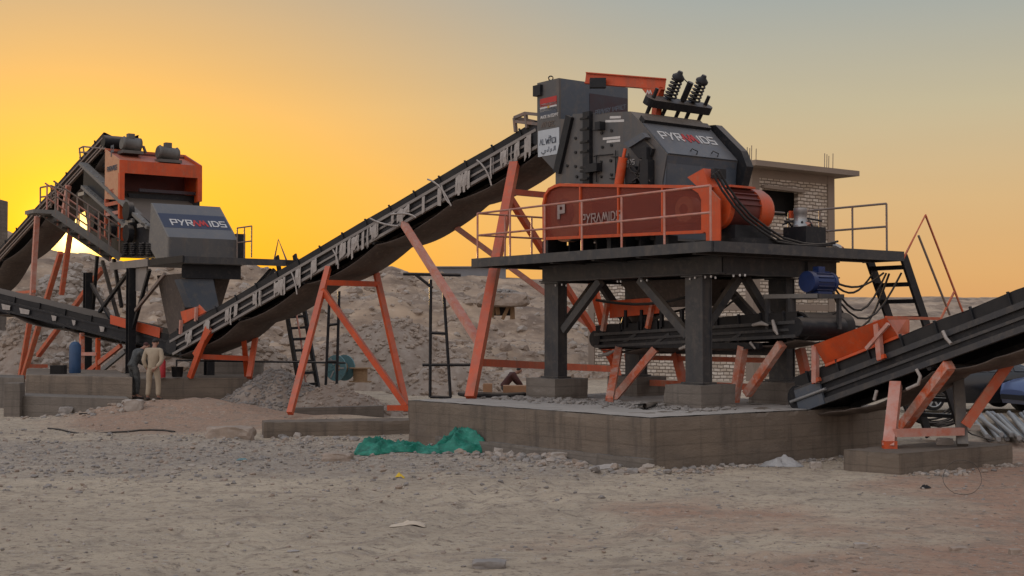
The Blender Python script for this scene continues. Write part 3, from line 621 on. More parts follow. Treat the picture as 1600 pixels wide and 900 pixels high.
for k in (.95, .5):
    mb = MB(); mb.tube([P.w(2.7, 4.9, DECK+k), P.w(2.7, 3.7, DECK+k)], .02, 6); mb.build('top_rail' if k > .9 else 'mid_rail', M['grey_rail'], rr)
for v in (3.75, 4.3): mb = MB(); mb.tube([P.w(2.7, v, DECK), P.w(2.7, v, DECK+.95)], .022, 6); mb.build('post', M['grey_rail'], rr)

# ladder stair at the right end
def stair(name, label, tl, tr, drop, n, mt, hr=None, hmat='grey_rail', group='black steel ladder stairs'):
    root = thing(name, (tl+tr)/2+drop, label, 'stairs', group)
    for p in (tl, tr): mb = MB(); mb.bar(p, p+drop, .06, .20); mb.build('stringer', M[mt], root)
    for i in range(n):
        t = (i+.6)/n; d = (tr-tl).normalized()*.04; c = V((drop.x, drop.y, 0)).normalized()*.11
        a, e = tl+drop*t+d, tr+drop*t-d; mb = MB(); mb.hexa([a-c-UP*.05, e-c-UP*.05, e+c-UP*.05, a+c-UP*.05, a-c+UP*.03, e-c+UP*.03, e+c+UP*.03, a+c+UP*.03]); mb.build('tread', M[mt], root)
    return root
dv = P.v*1.95+V((0, 0, -3.72))
st = stair('ladder_stair', 'black ladder stair at the right end of the crusher platform', P.w(.90, DV+.06, DECK-.08), P.w(.04, DV+.06, DECK-.08), dv, 11, 'black_steel')
up_ = P.w(0, DV+.06, DECK-.1)
pu = lambda x, y: P.U(x, y, .02)
for pts, nm in (([(1411,405),(1446,336),(1506,492)], 'handrail'), ([(1435,368),(1484,492)], 'mid_rail'), ([(1491,456),(1469,500)], 'rail_strut')):
    mb = MB(); mb.tube([pu(*p) for p in pts], .024, 6); mb.build(nm, M['orange_dusty' if nm != 'mid_rail' else 'grey_rail'], st)

# ---------------------------------------------------------------- impact crusher
V0, V1 = 1.6, 3.62
cr = thing('impact_crusher', P.w(4.5, 2.6, DECK), 'dark grey impact crusher with spring rods and slanted lettered hood', 'crusher')
pv = lambda x, y, v=V0: P.V(x, y, v)
U2 = P.loc(pv(875, 200))[0]; U3 = P.loc(pv(841, 200))[0]
def uz(x, y, v=V0): a = P.loc(pv(x, y, v)); return a[0], a[2]
uA, zA = uz(1000, 190); uB, zB = uz(1042, 241); uC = P.loc(pv(1035, 300))[0]
zTop = uz(985, 176)[1]
prof = [uz(868, 375), uz(868, 268), uz(895, 178), uz(985, 174), (uA, zA), (uB, zB), (uC, zB-.55), (uC, DECK+.25)]
body = MB(); body.prism([P.w(u, V0, z) for u, z in prof], P.v*(V1-V0)); hb = body.build('rotor_housing', M['crusher_grey'], cr)
# front door, shade of its side put into a bluish colour: slope, bevel and upright faces as a thin shell proud of the housing
door = MB(); n1 = (P.w(uA, 0, zA)-P.w(uB, 0, zB)).cross(P.v).normalized()
if n1.z < 0: n1 = -n1
q = [P.w(uA, V0+.02, zA), P.w(uB, V0+.02, zB), P.w(uB, V1-.02, zB), P.w(uA, V1-.02, zA)]
door.prism([p+n1*.004 for p in q], n1*.03)
slope = door.build('front_hood_panel', M['crusher_blue_shade'], cr)
door = MB(); door.prism([P.w(uB-.004, V0+.02, zB-.02), P.w(uC-.004, V0+.02, zB-.57), P.w(uC-.004, V0+.02, DECK+.3), P.w(uC+.0, V0+.02, DECK+.3), P.w(uC+.0, V0+.02, zB-.57), P.w(uB, V0+.02, zB-.02)][:3]+[P.w(uC+.02, V0+.02, DECK+.3), P.w(uB+.02, V0+.02, zB-.02)], P.v*(V1-V0-.04))
door.build('front_door', M['crusher_blue_shade'], cr)
xd = P.v; yd = (P.w(uA, 0, zA)-P.w(uB, 0, zB)).normalized()
logo(slope, P.w(uB, V0+.22, zB)+yd*.50+n1*.036, xd, yd, .235)
for vv in (.75, 1.35):                              # lifting handles
    p = P.w(uB, V0+vv, zB)+yd*.16+n1*.036; mb = MB(); mb.tube([p, p+n1*.06, p+n1*.06-yd*.08+xd*.1, p-yd*.1+xd*.1], .013, 6); mb.build('handle', M['black_steel'], slope)
# hinge bar along the top of the hood
mb = MB(); mb.bar(P.w(uA, V0+.02, zA)+n1*.06, P.w(uA, V1-.1, zA)+n1*.06, .16, .1, up=n1); mb.build('hinge_bar', M['black_steel'], cr)
# rounded black flange on the far side
fl_ = [P.w(uA+.2, V1, zA+.12), P.w(uA-.15, V1, zA+.1), P.w(uB-.10, V1, zB+.22), P.w(uB-.26, V1, zB-.12), P.w(uC-.22, V1, zB-.6), P.w(uC-.22, V1, DECK+.3), P.w(uC+.3, V1, DECK+.3), P.w(uB+.2, V1, zB-.1)]
mb = MB(); mb.prism(fl_, P.v*.2); mb.build('side_flange', M['black_steel'], cr)
fl2 = [p+P.v*.2 for p in fl_]
# feed hood
zH = uz(875, 122)[1]; zH2 = uz(841, 131)[1]
hd_ = [(U3, uz(840, 238)[1]), (U2+.12, uz(868, 267)[1]), (U2, uz(875, 190)[1]), (U2, zH), (U3, zH2)]
mb = MB(); mb.prism([P.w(u, V0-.03, z) for u, z in [(U3, hd_[0][1]), (uz(867, 266)[0], uz(867, 266)[1]), (uz(874, 268)[0], uz(874, 268)[1]), (uz(894, 186)[0], uz(894, 186)[1]), (U2, uz(875, 186)[1]), (U2, zH), (U3, zH)]], P.v*.06); 
side = mb.build('hood_side', M['crusher_grey'], cr)
mb = MB(); mb.prism([P.w(u, V0+.031, z) for u, z in [(U3, uz(841, 200)[1]), (U2+.0, uz(875, 200)[1]), (U2, zH), (U3, zH)]], P.v*(V1-V0-.05)); hood = mb.build('feed_hood', M['crusher_blue_shade'], cr)  # side turned from the sunset, its shade in the bluish colour
mb = MB(); mb.fbox(P, U2-.012, U2-.002, V0+.85, V1-.03, zTop-.05, zH-.25); mb.build('primer_patch', mat('primer', (.05,.02,.022), .6, c2=(.04,.045,.055), scale=1.5, amt=.4), hood)
mb = MB(); p = P.w((U2+U3)/2, V0+.05, zH); mb.tube([p+V((math.cos(a)*.05, 0, math.sin(a)*.05+.06)) for a in [i*math.pi/5 for i in range(11)]], .015, 6, False); mb.build('lifting_eye', M['black_steel'], cr)
mb = MB(); p = pv(844, 142); mb.box(p-P.v*.05, P.u*.13, P.v*.06, UP*.12); mb.build('bracket', M['black_steel'], cr)
# stickers on the narrow side
def plate(x0, y0, x1, y1, v, m, parent, nm, th=.006, zs_=None):
    a = P.V(x0, y0, v); c = P.V(x1, y1, v); ua, ub = P.loc(a)[0], P.loc(c)[0]; z1_ = a.z; z0_ = c.z
    mb = MB(); mb.fbox(P, min(ua, ub), max(ua, ub), v-th, v, min(z0_, z1_), max(z0_, z1_)); return mb.build(nm, m, parent)
vs0 = V0-.032
plate(844, 155, 870, 163, vs0, M['red_paint'], side, 'flag_stripe'); plate(844, 163.3, 870, 170.5, vs0, M['white_paint_glint'], side, 'flag_stripe'); plate(844, 171, 870, 178, vs0, M['ink'], side, 'flag_stripe')
plate(855.5, 165.2, 858.5, 168.6, vs0-.007, mat('gold', (.4,.25,.05)), side, 'eagle_emblem')
dU = -P.u
mb = MB(); letters(mb, 'MADE IN EGYPT', P.V(845, 186, vs0), dU, UP, .060, .2, .2); mb.build('lettering', M['white_paint_glint'], side)
mb = MB(); o_ = P.V(845, 200, vs0)
for k in range(3): mb.bar(o_+dU*(.02+k*.07)-V((0,0,0))-P.v*.004, o_+dU*(.1+k*.05)+UP*.12-P.v*.004, .035, .006, up=-P.v)
letters(mb, 'DEC', o_+dU*.26, dU, UP, .1, .2, .2); mb.build('faded_mark', mat('faded', (.11,.085,.07)), side)
pl_ = plate(841, 205, 874, 240, vs0-.001, M['sticker'], side, 'name_sticker')
o_ = P.V(843.5, 227, vs0-.008); mb = MB(); letters(mb, 'ALWADI', o_, dU, UP, .12, .13, .2)
def scrib(pts, base, s, m_):
    for i, (a, c) in enumerate(zip(pts, pts[1:])): m_.bar(base+dU*a[0]*s+UP*a[1]*s-P.v*(.004+.0005*i), base+dU*c[0]*s+UP*c[1]*s-P.v*(.004+.0005*i), .017, .005, up=-P.v)
ob = o_-UP*.17                                        # the name in Arabic, right to left
for pts in ([(5.2,0),(5.2,1.1)], [(4.8,1.1),(4.8,.1),(4.3,.1)], [(3.9,.4),(3.6,.5),(3.6,.1),(3.9,.1)], [(3.6,.1),(3.3,-.3)], [(2.8,0),(2.8,1.1)], [(2.3,.5),(2.0,.05),(2.5,.05)], [(1.6,.35),(1.2,.3),(1.5,-.05),(1.1,-.3),(.2,-.3),(.05,.1)], [(.9,-.6),(1.0,-.6)], [(.6,-.6),(.7,-.6)]): scrib(pts, ob+dU*.06, .095, mb)
for pts in ([(3.2,2.75),(2.4,3.0)], [(3.4,2.45),(2.3,2.7)], [(2.9,2.15),(2.0,2.2)], [(2.9,3.05),(2.9,2.6)]): scrib(pts, ob+dU*.05, .115, mb)
mb.build('lettering', M['ink'], pl_)
# flanges and clamps on the side plate
def flange(a, c, wd, nm='flange', pr=.09):
    mb = MB(); mb.bar(pv(*a)-P.v*pr/2, pv(*c)-P.v*pr/2, wd, pr, up=P.v); return mb.build(nm, M['black_steel'], cr)
flange((893, 182), (873, 270), .20); flange((921, 175), (921, 374), .22, pr=.10)
for y in (186, 203, 223, 238, 262, 268, 281): mb = MB(); p = pv(914, y); mb.bar(p-P.v*.06+P.u*.07, p-P.v*.12-P.u*.25, .05, .045); mb.build('clamp', M['black_steel'], cr)
for a, c in (((921, 258), (941, 268)), ((938, 192), (946, 203))):
    p, q_ = pv(*a), pv(*c); mb = MB(); mb.box((p+q_)/2-P.v*.08, P.u*abs((P.loc(p)[0]-P.loc(q_)[0]))/2, P.v*.08, UP*abs(p.z-q_.z)/2); mb.build('clamp', M['black_steel'], cr)
for pts in (((930, 245), (934, 243), (960, 241)), ((934, 244), (934, 285)), ((964, 235), (964, 290)), ((958, 245), (985, 245)), ((955, 279), (966, 279)), ((928, 203), (940, 203))):
    mb = MB(); mb.tube([pv(*p)-P.v*.04 for p in pts], .014, 6); mb.build('pipe', M['black_steel'], cr)
for (x, y) in [(900,216),(900,238),(900,260),(887,259),(902,276),(941,208),(956,204),(942,230),(956,227),(940,253),(955,251),(940,276),(956,273),(926,300),(900,300),(985,300),(1005,240),(1018,235)]:
    p = pv(x, y); mb = MB(); mb.tube([p+P.v*.002, p-P.v*.03], .034, 7); mb.build('bolt', M['black_steel'], cr)
for (x, y, w_, n_) in ((931,177.5,.17,3), ): 
    mb = MB(); letters(mb, 'PRIMARY IMPACT'.replace(' ', ' '), pv(x, 179, V0-.004), dU, UP, .085, .2, .2); mb.build('lettering', M['ink'], hb)
for (a, c) in (((953,183.5),(970,183)), ((946,189.5),(975,188.5)), ((942,217),(969,214.5)), ((948,221.5),(969,219.5))):
    p, q_ = pv(*a, V0-.003), pv(*c, V0-.003); mb = MB(); mb.bar(p, q_, .05, .006, up=P.v); mb.build('sticker_strip', M['white_paint_glint'], hb)
# hydraulic ram, gauge box and hoses at the near corner
mb = MB(); mb.tube([pv(965, 300, 1.40), pv(974, 246, 1.40)], .10, 12); mb.tube([pv(974, 246, 1.40), pv(977, 232, 1.42)], .035, 8); mb.build('hydraulic_ram', M['orange'], cr)
mb = MB(); mb.prism([pv(974, 224, 1.45), pv(1003, 207, 1.45), pv(1009, 214, 1.45), pv(982, 231, 1.45)], P.v*.14); mb.build('hinge_cover', M['crusher_blue_shade'], cr)
mb = MB(); p = pv(989, 274, 1.52); mb.box(p, P.u*.16, P.v*.07, UP*.17); cb = mb.build('valve_box', M['black_steel'], cr)
mb = MB(); p = pv(1011, 272, 1.5); mb.box(p, P.u*.12, P.v*.09, UP*.28); mb.box(p+UP*.40, P.u*.07, P.v*.08, UP*.14); mb.build('valve_block', M['black_steel'], cr)
mb = MB(); mb.prism([pv(985, 232, 1.5), pv(1003, 216, 1.5), pv(1019, 232, 1.5), pv(1016, 243, 1.5), pv(998, 248, 1.5)], P.v*.08); mb.build('hinge_arm', M['black_steel'], cr)
mb = MB(); letters(mb, 'IDS', pv(982, 258, V0-.004), dU, UP, .1, .17, .2); mb.build('lettering', M['white_paint_glint'], hb)
for k in range(5):
    rnd = random.Random(k); mb = MB(); a, c = pv(975+rnd.uniform(0, 30), 244+rnd.uniform(-6, 10), 1.42), pv(985+rnd.uniform(0, 40), 284, 1.44)
    mb.tube([a, a.lerp(c, .3)+UP*rnd.uniform(-.2, .25)+P.u*.08, a.lerp(c, .7)-P.u*rnd.uniform(-.1, .2), c], .014, 6); mb.build('hose', M['rubber'], cr)
# spring rods along the top: a rounded crossbeam, two coil springs, five tie rods
bu = P.loc(pv(1008, 160, V0))[0]
ax = (UP*.83-P.u*.55).normalized()
A_, C_ = at(1017, 158, 28.3), at(1101, 170, 29.3)
def capsule(mb, a, c, wd, ht, n):
    d = (c-a).normalized(); sd_ = d.cross(n).normalized(); pl2 = []
    for i in range(9): t = math.pi*(.5+i/8); pl2.append(a+d*math.cos(t)*wd/2+sd_*math.sin(t)*wd/2)
    for i in range(9): t = math.pi*(-.5+i/8); pl2.append(c+d*math.cos(t)*wd/2+sd_*math.sin(t)*wd/2)
    mb.prism([p-n*ht/2 for p in pl2], n*ht)
mb = MB(); capsule(mb, A_, C_, .30, .17, ax); mb.build('crossbeam', M['black_steel'], cr)
nn = 5; frs = [.02, .30, .55, .74, .98]
for i, f in enumerate(frs):
    p = A_.lerp(C_, f); foot = p-ax*.66
    mb = MB(); mb.tube([foot, p-ax*.3, p-ax*.12, p+ax*(.30 if i in (0, 2, 4) else .70)], [.035, .04, .045, .04], 8); rod = mb.build('tie_rod', M['black_steel'], cr)
    mb = MB(); mb.tube([foot-ax*.06, foot+ax*.02, foot+ax*.07], [.13, .11, .05], 10); mb.build('rod_foot', M['black_steel'], rod)
for f in (.30, .74):
    p = A_.lerp(C_, f)+ax*.12; x = ax.orthogonal().normalized(); y = ax.cross(x); mb = MB(); pts = [p+ax*(.46*k/72)+(x*math.cos(k*2*math.pi/12)+y*math.sin(k*2*math.pi/12))*(.125-.02*k/72) for k in range(73)]
    mb.tube(pts, .023, 6); mb.build('coil_spring', M['black_steel'], cr)
    mb = MB(); mb.tube([p+ax*.46, p+ax*.5, p+ax*.56, p+ax*.62], [.14, .14, .07, .05], 10); mb.build('spring_cap', M['black_steel'], cr)
mb = MB(); p = A_.lerp(C_, .55)+ax*.12; mb.tube([p, p+ax*.42], .07, 10); mb.build('damper', M['black_steel'], cr)
mb = MB(); p = A_.lerp(C_, .36)+ax*.55; q_ = A_.lerp(C_, .53)+ax*.5; mb.tube([p, p.lerp(q_, .5)+UP*.05, q_], .012, 5); mb.build('hose', M['rubber'], cr)
# orange jib arm over the hood
jd = (at(1040, 131, 28.6)-at(915, 121, 29.0)); j0, j1 = at(915, 122, 29.0), at(1040, 132, 28.6)
mb = MB(); mb.ibar(j0, j1, .14, .24, .02); jib = mb.build('jib_arm', M['orange'], cr)
mb = MB(); mb.bar(at(1031, 136, 28.65), at(1024, 190, 28.75), .15, .15); mb.build('jib_post', M['orange'], cr)
mb = MB(); mb.prism([at(1003, 138, 28.5), at(1033, 139, 28.5), at(1022, 162, 28.5)], V((0, .03, 0))); mb.build('gusset', M['orange'], cr)
mb = MB(); letters(mb, 'AA', at(1010, 146.5, 28.48), V((1, 0, 0)), UP, .07, .3, .05); mb.build('emblem', M['white_paint_glint'], jib)
mb = MB(); mb.box(at(934, 130, 28.8), (.17, 0, 0), (0, .1, 0), (0, 0, .10)); mb.build('trolley', M['black_steel'], cr)
# base under the crusher
mb = MB(); mb.fbox(P, uC+.1, 6.9, V0+.05, V1-.05, DECK+.002, DECK+.3); mb.build('base_frame', M['black_steel'], cr)
for i in range(9): u = 2.9+.45*i; mb = MB(); mb.fbox(P, u, u+.05, V0-.25, V0+.04, DECK+.002, DECK+.42); mb.build('rib', M['black_steel'], cr)
# chute through the deck
mb = MB(); tb = [P.w(2.5, 2.0, zb0+.0), P.w(4.7, 2.0, zb0), P.w(4.7, 3.2, zb0), P.w(2.5, 3.2, zb0)]; bb = [P.w(3.0, 2.3, 2.85), P.w(4.5, 2.3, 2.85), P.w(4.5, 3.1, 2.85), P.w(3.0, 3.1, 2.85)]
mb.hexa([bb[0], bb[3], bb[2], bb[1], tb[0], tb[3], tb[2], tb[1]]); mb.build('discharge_chute', M['belt_under'], cr)

# ---------------------------------------------------------------- belt drive guard
VG = .72
gd = thing('belt_guard', P.w(4, VG, DECK), 'orange mesh guard enclosing the crusher drive belts', 'guard')
gp = lambda x, y, v=VG: P.V(x, y, v)
outl = [(851,373),(850.5,318),(853,305),(859,296),(868,291),(876,289),(1082,292),(1094,300),(1099,311),(1099,362)]
for a, c in zip(outl, outl[1:]+outl[:1]):
    mb = MB(); p, q_ = gp(*a), gp(*c); d = (q_-p).normalized()*.02; mb.bar(p-d+P.v*.001*outl.index(a), q_+d+P.v*.001*outl.index(a), .06, .07, up=P.v); mb.build('guard_frame', M['orange'], gd)
for x, y0, y1 in ((907.5, 291, 370), (967, 291, 367.5), (1036, 292, 364)):
    mb = MB(); mb.bar(gp(x, y0, VG+.004), gp(x, y1, VG+.004), .045, .06, up=P.v); mb.build('guard_frame', M['orange'], gd)
mb = MB(); mb.prism([gp(x, y, VG+.015) for x, y in outl], P.v*.004); pan = mb.build('mesh_panel', M['guard_mesh'], gd)
mb = MB(); oo = [gp(x, y, VG+.55) for x, y in outl]
for a, c in zip([gp(x, y, VG+.03) for x, y in outl], [gp(x, y, VG+.03) for x, y in outl][1:]): mb.add([a, c, c+P.v*.5, a+P.v*.5], [(0, 1, 2, 3)])
mb.build('guard_shroud', M['orange'], gd)
mb = MB(); mb.prism([gp(x, y, VG+.54) for x, y in outl], P.v*.02); mb.build('back_plate', M['primer'], gd)
mb = MB(); c = gp(883, 332, VG+.2); mb.tube([c, c+P.v*.22], .62, 36); wheel_ = mb.build('large_pulley', M['pale_orange'], gd)
mb = MB(); mb.tube([c-P.v*.03, c-P.v*.002], .30, 24); mb.build('pulley_hub', M['crusher_grey'], wheel_)
mb = MB(); c2_ = gp(1069, 327, VG+.2); mb.tube([c2_, c2_+P.v*.22], .25, 24); w2 = mb.build('small_pulley', M['pale_orange'], gd)
mb = MB(); mb.tube([c2_-P.v*.03, c2_-P.v*.002], .10, 16); mb.build('pulley_hub', M['black_steel'], w2)
mb = MB()
for s in (1, -1): mb.bar(c+UP*.6*s+P.v*.1, c2_+UP*.24*s+P.v*.1, .2, .03, up=UP)
mb.build('drive_belt', M['rubber'], gd)
mb = MB(); letters(mb, 'PYRAMIDS', gp(909, 349, VG-.01), -P.u, UP, .17, .15, .26); mb.build('lettering', M['letter_dim'], pan)
mb = MB(); letters(mb, 'P', gp(873, 340, VG-.01), -P.u, UP, .26, .3, .2); mb.build('lettering', M['letter_dim'], pan)
# orange end plate and legs
mb = MB(); mb.prism([gp(x, y, VG-.03) for x, y in ((1078,292),(1106,291),(1125,312),(1125,376),(1103,376),(1103,364),(1099,362),(1099,311),(1094,300))], P.v*.03); mb.build('end_plate', M['orange'], gd)
for x in (862, 960, 1050): mb = MB(); p = gp(x, 385, VG+.4); u_ = P.loc(p)[0]; mb.fbox(P, u_-.06, u_+.06, VG+.25, VG+.5, DECK+.002, gp(x, 368, VG+.4).z); mb.build('stand', M['black_steel'], gd)
# ---------------------------------------------------------------- main motor
mo = thing('electric_motor', P.w(.8, 1.5, DECK), 'large orange electric motor beside the belt guard', 'motor')
ca = P.w(.78, .95, 4.60); 
mb = MB(); mb.tube([ca, ca+P.v*.74], .37, 28); mb.build('motor_body', M['motor_red'], mo)
for i in range(11):
    a_ = math.pi*(.05+.9*i/10); o_ = (P.u*math.cos(a_)+UP*math.sin(a_))*.385; mb = MB(); mb.bar(ca+o_+P.v*.04, ca+o_+P.v*.73, .018, .05, up=o_.normalized()); mb.build('cooling_fin', M['motor_red'], mo)
mb = MB(); mb.tube([ca+P.v*.741, ca+P.v*1.02, ca+P.v*1.12, ca+P.v*1.17], [.41, .41, .37, .28], 28); mb.build('fan_cowl', M['orange'], mo)
mb = MB(); mb.tube([ca-P.v*.08, ca+P.v*.03], .40, 28); mb.build('end_shield', M['orange'], mo)
mb = MB(); mb.fbox(P, .40, 1.16, 1.0, 1.95, DECK+.13, 4.28); mb.build('foot_block', M['black_steel'], mo)
mb = MB(); mb.prism([P.w(.2, .95, DECK+.003), P.w(1.4, .95, DECK+.003), P.w(1.4, 2.5, DECK+.003), P.w(.2, 2.5, DECK+.003)], UP*.12); mb.build('slide_rail', M['black_steel'], mo)
tb_ = [P.V(x, y, .74) for x, y in ((1074,277),(1099,263),(1108,292),(1091,293))]
mb = MB(); mb.prism(tb_, P.v*.34); mb.build('terminal_box', M['orange'], mo)
mb = MB(); p = P.V(1112, 272, .9); mb.box(p+P.v*.08-P.u*.1, P.u*.05, P.v*.15, UP*.09); mb.build('cable_gland', M['black_steel'], mo)
mb = MB(); mb.fbox(P, .5, .9, 1.0, 1.65, 4.98, 5.02); mb.build('top_plate', M['orange'], mo)
# cables from the terminal box down over the deck edge to the tank
cbl = [(1114,272),(1128,297),(1146,322),(1165,343),(1190,362),(1215,376),(1245,384),(1275,387),(1300,381)]
for k in range(3):
    pts = []
    for i, (x, y) in enumerate(cbl):
        u_ = .25-.05*i; p = P.U(x+k*4.5, y-k*3.0+(2 if i > 4 else 0), max(.04, .45-.06*i)); 
        if p.z < DECK+.03: p.z = DECK+.03+.03*k
        pts.append(p)
    sm_ = []
    for a, c in zip(pts, pts[1:]): sm_ += [a.lerp(c, t/4) for t in range(4)]
    sm_.append(pts[-1]); mb = MB(); mb.tube(sm_, .022, 7)
    one(mb, 'power_cable', M['rubber'], 'thick black cable sagging from the orange motor to the hydraulic tank', 'cable', 'black cables on the crusher platform')
# hydraulic power unit
hp = thing('hydraulic_unit', P.w(.35, 2.9, DECK), 'hydraulic power pack with grey motor on a black oil tank', 'power pack')
mb = MB(); mb.fbox(P, .10, .66, 2.58, 3.15, DECK+.004, DECK+.40); mb.build('oil_tank', M['black_steel'], hp)
c = P.w(.42, 2.80, DECK+.40); mb = MB(); mb.tube([c, c+UP*.06, c+UP*.07, c+UP*.26, c+UP*.27, c+UP*.37], [.14, .14, .125, .125, .135, .13], 20); mm = mb.build('pump_motor', M['alu'], hp)
mb = MB(); mb.box(c+P.u*.2+UP*.26, P.u*.03, P.v*.07, UP*.07); mb.build('junction_box', M['orange'], mm)
rnd = random.Random(4); mb = MB()
for k in range(10):
    a = P.w(.45+rnd.uniform(-.2, .2), 2.85+rnd.uniform(-.1, .25), DECK+.41); mb.tube([a, a+V((rnd.uniform(-.15, .15), rnd.uniform(-.1, .1), rnd.uniform(.08, .2))), a+V((rnd.uniform(-.3, .3), rnd.uniform(-.1, .1), rnd.uniform(.05, .12)))], .022, 6)
mb.build('valve_cluster', M['black_steel'], hp)
mb = MB(); stone(mb, P.w(.4, 2.95, DECK+.47), .14, (1.5, .8, .5), 3); one(mb, 'rag', M['pink_film'], 'crumpled pinkish rag lying on the hydraulic tank', 'rag')
for k, (x, y) in enumerate(((1312, 384), (1338, 383), (1325, 385))):
    p = onz(x, y+8, DECK); mb = MB(); stone(mb, P.w(.3+.2*k, 3.7+.3*k, DECK+.06), .1, (1.6, .8, .7), k+40)
    one(mb, 'scrap', M['pink_film' if k else 'clear_bag'], ['grey crumpled plastic scrap on the platform deck right of the tank', 'reddish scrap at the platform deck edge by the right railing post', 'smallest reddish scrap on the platform deck between its neighbours'][k], 'scrap')
# ---------------------------------------------------------------- belt conveyors
def conveyor(name, label, A, B, wdt, rail='black_steel', hs=.30, sag=.22, drop=.12, nsag=4, belt_h=.24, nid=14, rail_t=.06, web='black_steel', group='belt conveyors'):
    root = thing(name, A, label, 'conveyor', group)
    d = (B-A).normalized(); dh = V((d.x, d.y, 0)).normalized(); n = V((-dh.y, dh.x, 0))
    if n.y < 0: n = -n
    nu = n.cross(d).normalized()
    if nu.z < 0: nu = -nu
    Ln = (B-A).length; W = n*wdt
    for k, off in enumerate((V(), W)):
        sgn = -1 if k == 0 else 1
        mb = MB(); a, c = A+off, B+off
        mb.bar(a-nu*(hs/2), c-nu*(hs/2), .02, hs-.02, up=nu); st_ = mb.build('stringer', M[web], root)
        for q in (0, hs):
            mb = MB(); mb.bar(a-nu*q+n*sgn*.03, c-nu*q+n*sgn*.03, .09, rail_t, up=nu); mb.build('flange', M[rail], st_)
        if rail != 'black_steel' and k == 0:
            mb = MB(); mb.bar(a-nu*hs*.52+n*sgn*.03, c-nu*hs*.52+n*sgn*.03, .035, .05, up=nu); mb.build('web_strip', M[rail], st_)
    # carrying belt: a trough, thick
    mb = MB(); prof_ = [(-.02, belt_h), (.03, belt_h), (wdt*.28, .06), (wdt*.72, .06), (wdt-.03, belt_h), (wdt+.02, belt_h)]
    rws = []
    for i in range(13): p = A.lerp(B, -.002+1.004*i/12); rws.append([p+n*x+nu*(h_+.012*math.sin(i*2.1+x)) for x, h_ in prof_])
    mb.sheet(rws, -nu*.022, False); mb.build('carrying_belt', M['rubber'], root)
    mb = MB()
    for s_ in (-.012, wdt+.012): mb.bar(A+n*s_+nu*(belt_h*.55), B+n*s_+nu*(belt_h*.55), .016, belt_h*.8, up=nu)
    mb2 = MB(); mb2.v, mb2.f, mb2.sm = mb.v[:8], mb.f[:6], mb.sm[:6]; mb2.build('belt_edge', M['rubber'], root)
    mb2 = MB(); mb2.v, mb2.f, mb2.sm = mb.v[8:], [tuple(i-8 for i in f) for f in mb.f[6:]], mb.sm[6:]; mb2.build('belt_edge', M['rubber'], root)
    # sagging return belt
    mb = MB(); rws = []; N = 16*nsag
    for i in range(N+1):
        t = i/N; ph = (t*nsag) % 1; s = sag*(1-(2*ph-1)**2)*(1 if i not in (0, N) else 0)*(.75+.5*abs(math.sin(int(t*nsag)*2.3+1)))
        s *= min(1, t*nsag*1.0+.3); p = A.lerp(B, .01+.98*t)-nu*(hs+drop)-UP*s; k1 = .04*fbm(t*9, 1, 3, 2)
        rws.append([p+n*.05-UP*k1, p+n*(wdt*.5)-UP*(.05+k1*2), p+n*(wdt-.05)-UP*(k1*.5)])
    mb.sheet(rws, -UP*.02, True); mb.build('return_belt', M['belt_under'], root)
    for i in range(nsag+1):
        t = .02+.96*i/nsag; p = A.lerp(B, t)-nu*(hs+drop-.05); mb = MB(); mb.tube([p-n*.03, p+n*(wdt+.03)], .05, 8); mb.build('return_roller', M['black_steel'], root)
    for i in range(nid):
        t = (i+.5)/nid; p = A.lerp(B, t); mb = MB(); mb.bar(p-n*.045-nu*.03, p-n*.055+nu*(belt_h+.02), .05, .03, up=d); mb.build('idler_bracket', M[web], root)
    for p in (A, B): mb = MB(); q = p-nu*(hs*.35); mb.tube([q-n*.06, q+n*(wdt+.06)], hs*.5+.05, 16); mb.build('pulley', M['black_steel'], root)
    return root, d, n, nu
def leg(root, a, c, mt='orange', wd=.14, nm='support_leg'):
    mb = MB(); mb.bar(a, c, wd, wd); return mb.build(nm, M[mt], root)

# main conveyor
cB, cA = at(840, 203, 31.5), at(268, 534, 39.6)
mc, d_, n_, nu_ = conveyor('belt_conveyor', 'long inclined conveyor with tattered white film, rising from the screening plant to the grey crusher', cA, cB, 1.45, 'pale_stringer', .38, .15, .10, 5, .22, 16, .07)
C = Frame((cB.x, cB.y), (cA.x-cB.x, cA.y-cB.y), n_)
cp = lambda x, y, v=0: C.V(x, y, v)
# film left on the stringer: ragged strips between the two flanges
rnd = random.Random(21)
def film(px0, px1, drop_=1.0, dens=.72):
    mb = MB(); y_ = lambda x: 197+(850-x)*.579
    x = px0; k = 0
    while x < px1:
        wd = rnd.uniform(2.0, 5.5)
        if rnd.random() < dens:
            a, c = cp(x, y_(x)-rnd.uniform(-3, 2), -.10), cp(min(px1, x+wd), y_(min(px1, x+wd))-rnd.uniform(-3, 2), -.10)
            h = rnd.uniform(.6, 1.15)*.44*drop_; off = n_*(-.004*(k % 3)); k += 1
            mid = n_*(-.03*rnd.random()); sh = (a-c)*rnd.uniform(-.15, .25)
            mb.sheet([[a+off, c+off], [a-UP*h*.5+mid+off, c-UP*h*.5+mid+off+sh*.4], [a-UP*h+off+sh, c-UP*h*rnd.uniform(.8, 1.05)+off+sh]], n_*.006, False)
        x += wd*.92
    if mb.v: mb.build('plastic_film', M['film'], mc)
for a, c, dd in ((290,300,.8),(318,328,.9),(352,362,1),(366,372,1),(395,408,.9),(428,446,1),(462,470,1),(486,498,1),(525,548,1),(549,576,1.1),(578,596,.8),(612,640,.7),(655,664,1.1),(676,690,1),(712,736,1),(766,771,1.3),(782,800,1.05),(804,812,1.2),(817,830,1.1)): film(a, c, dd)
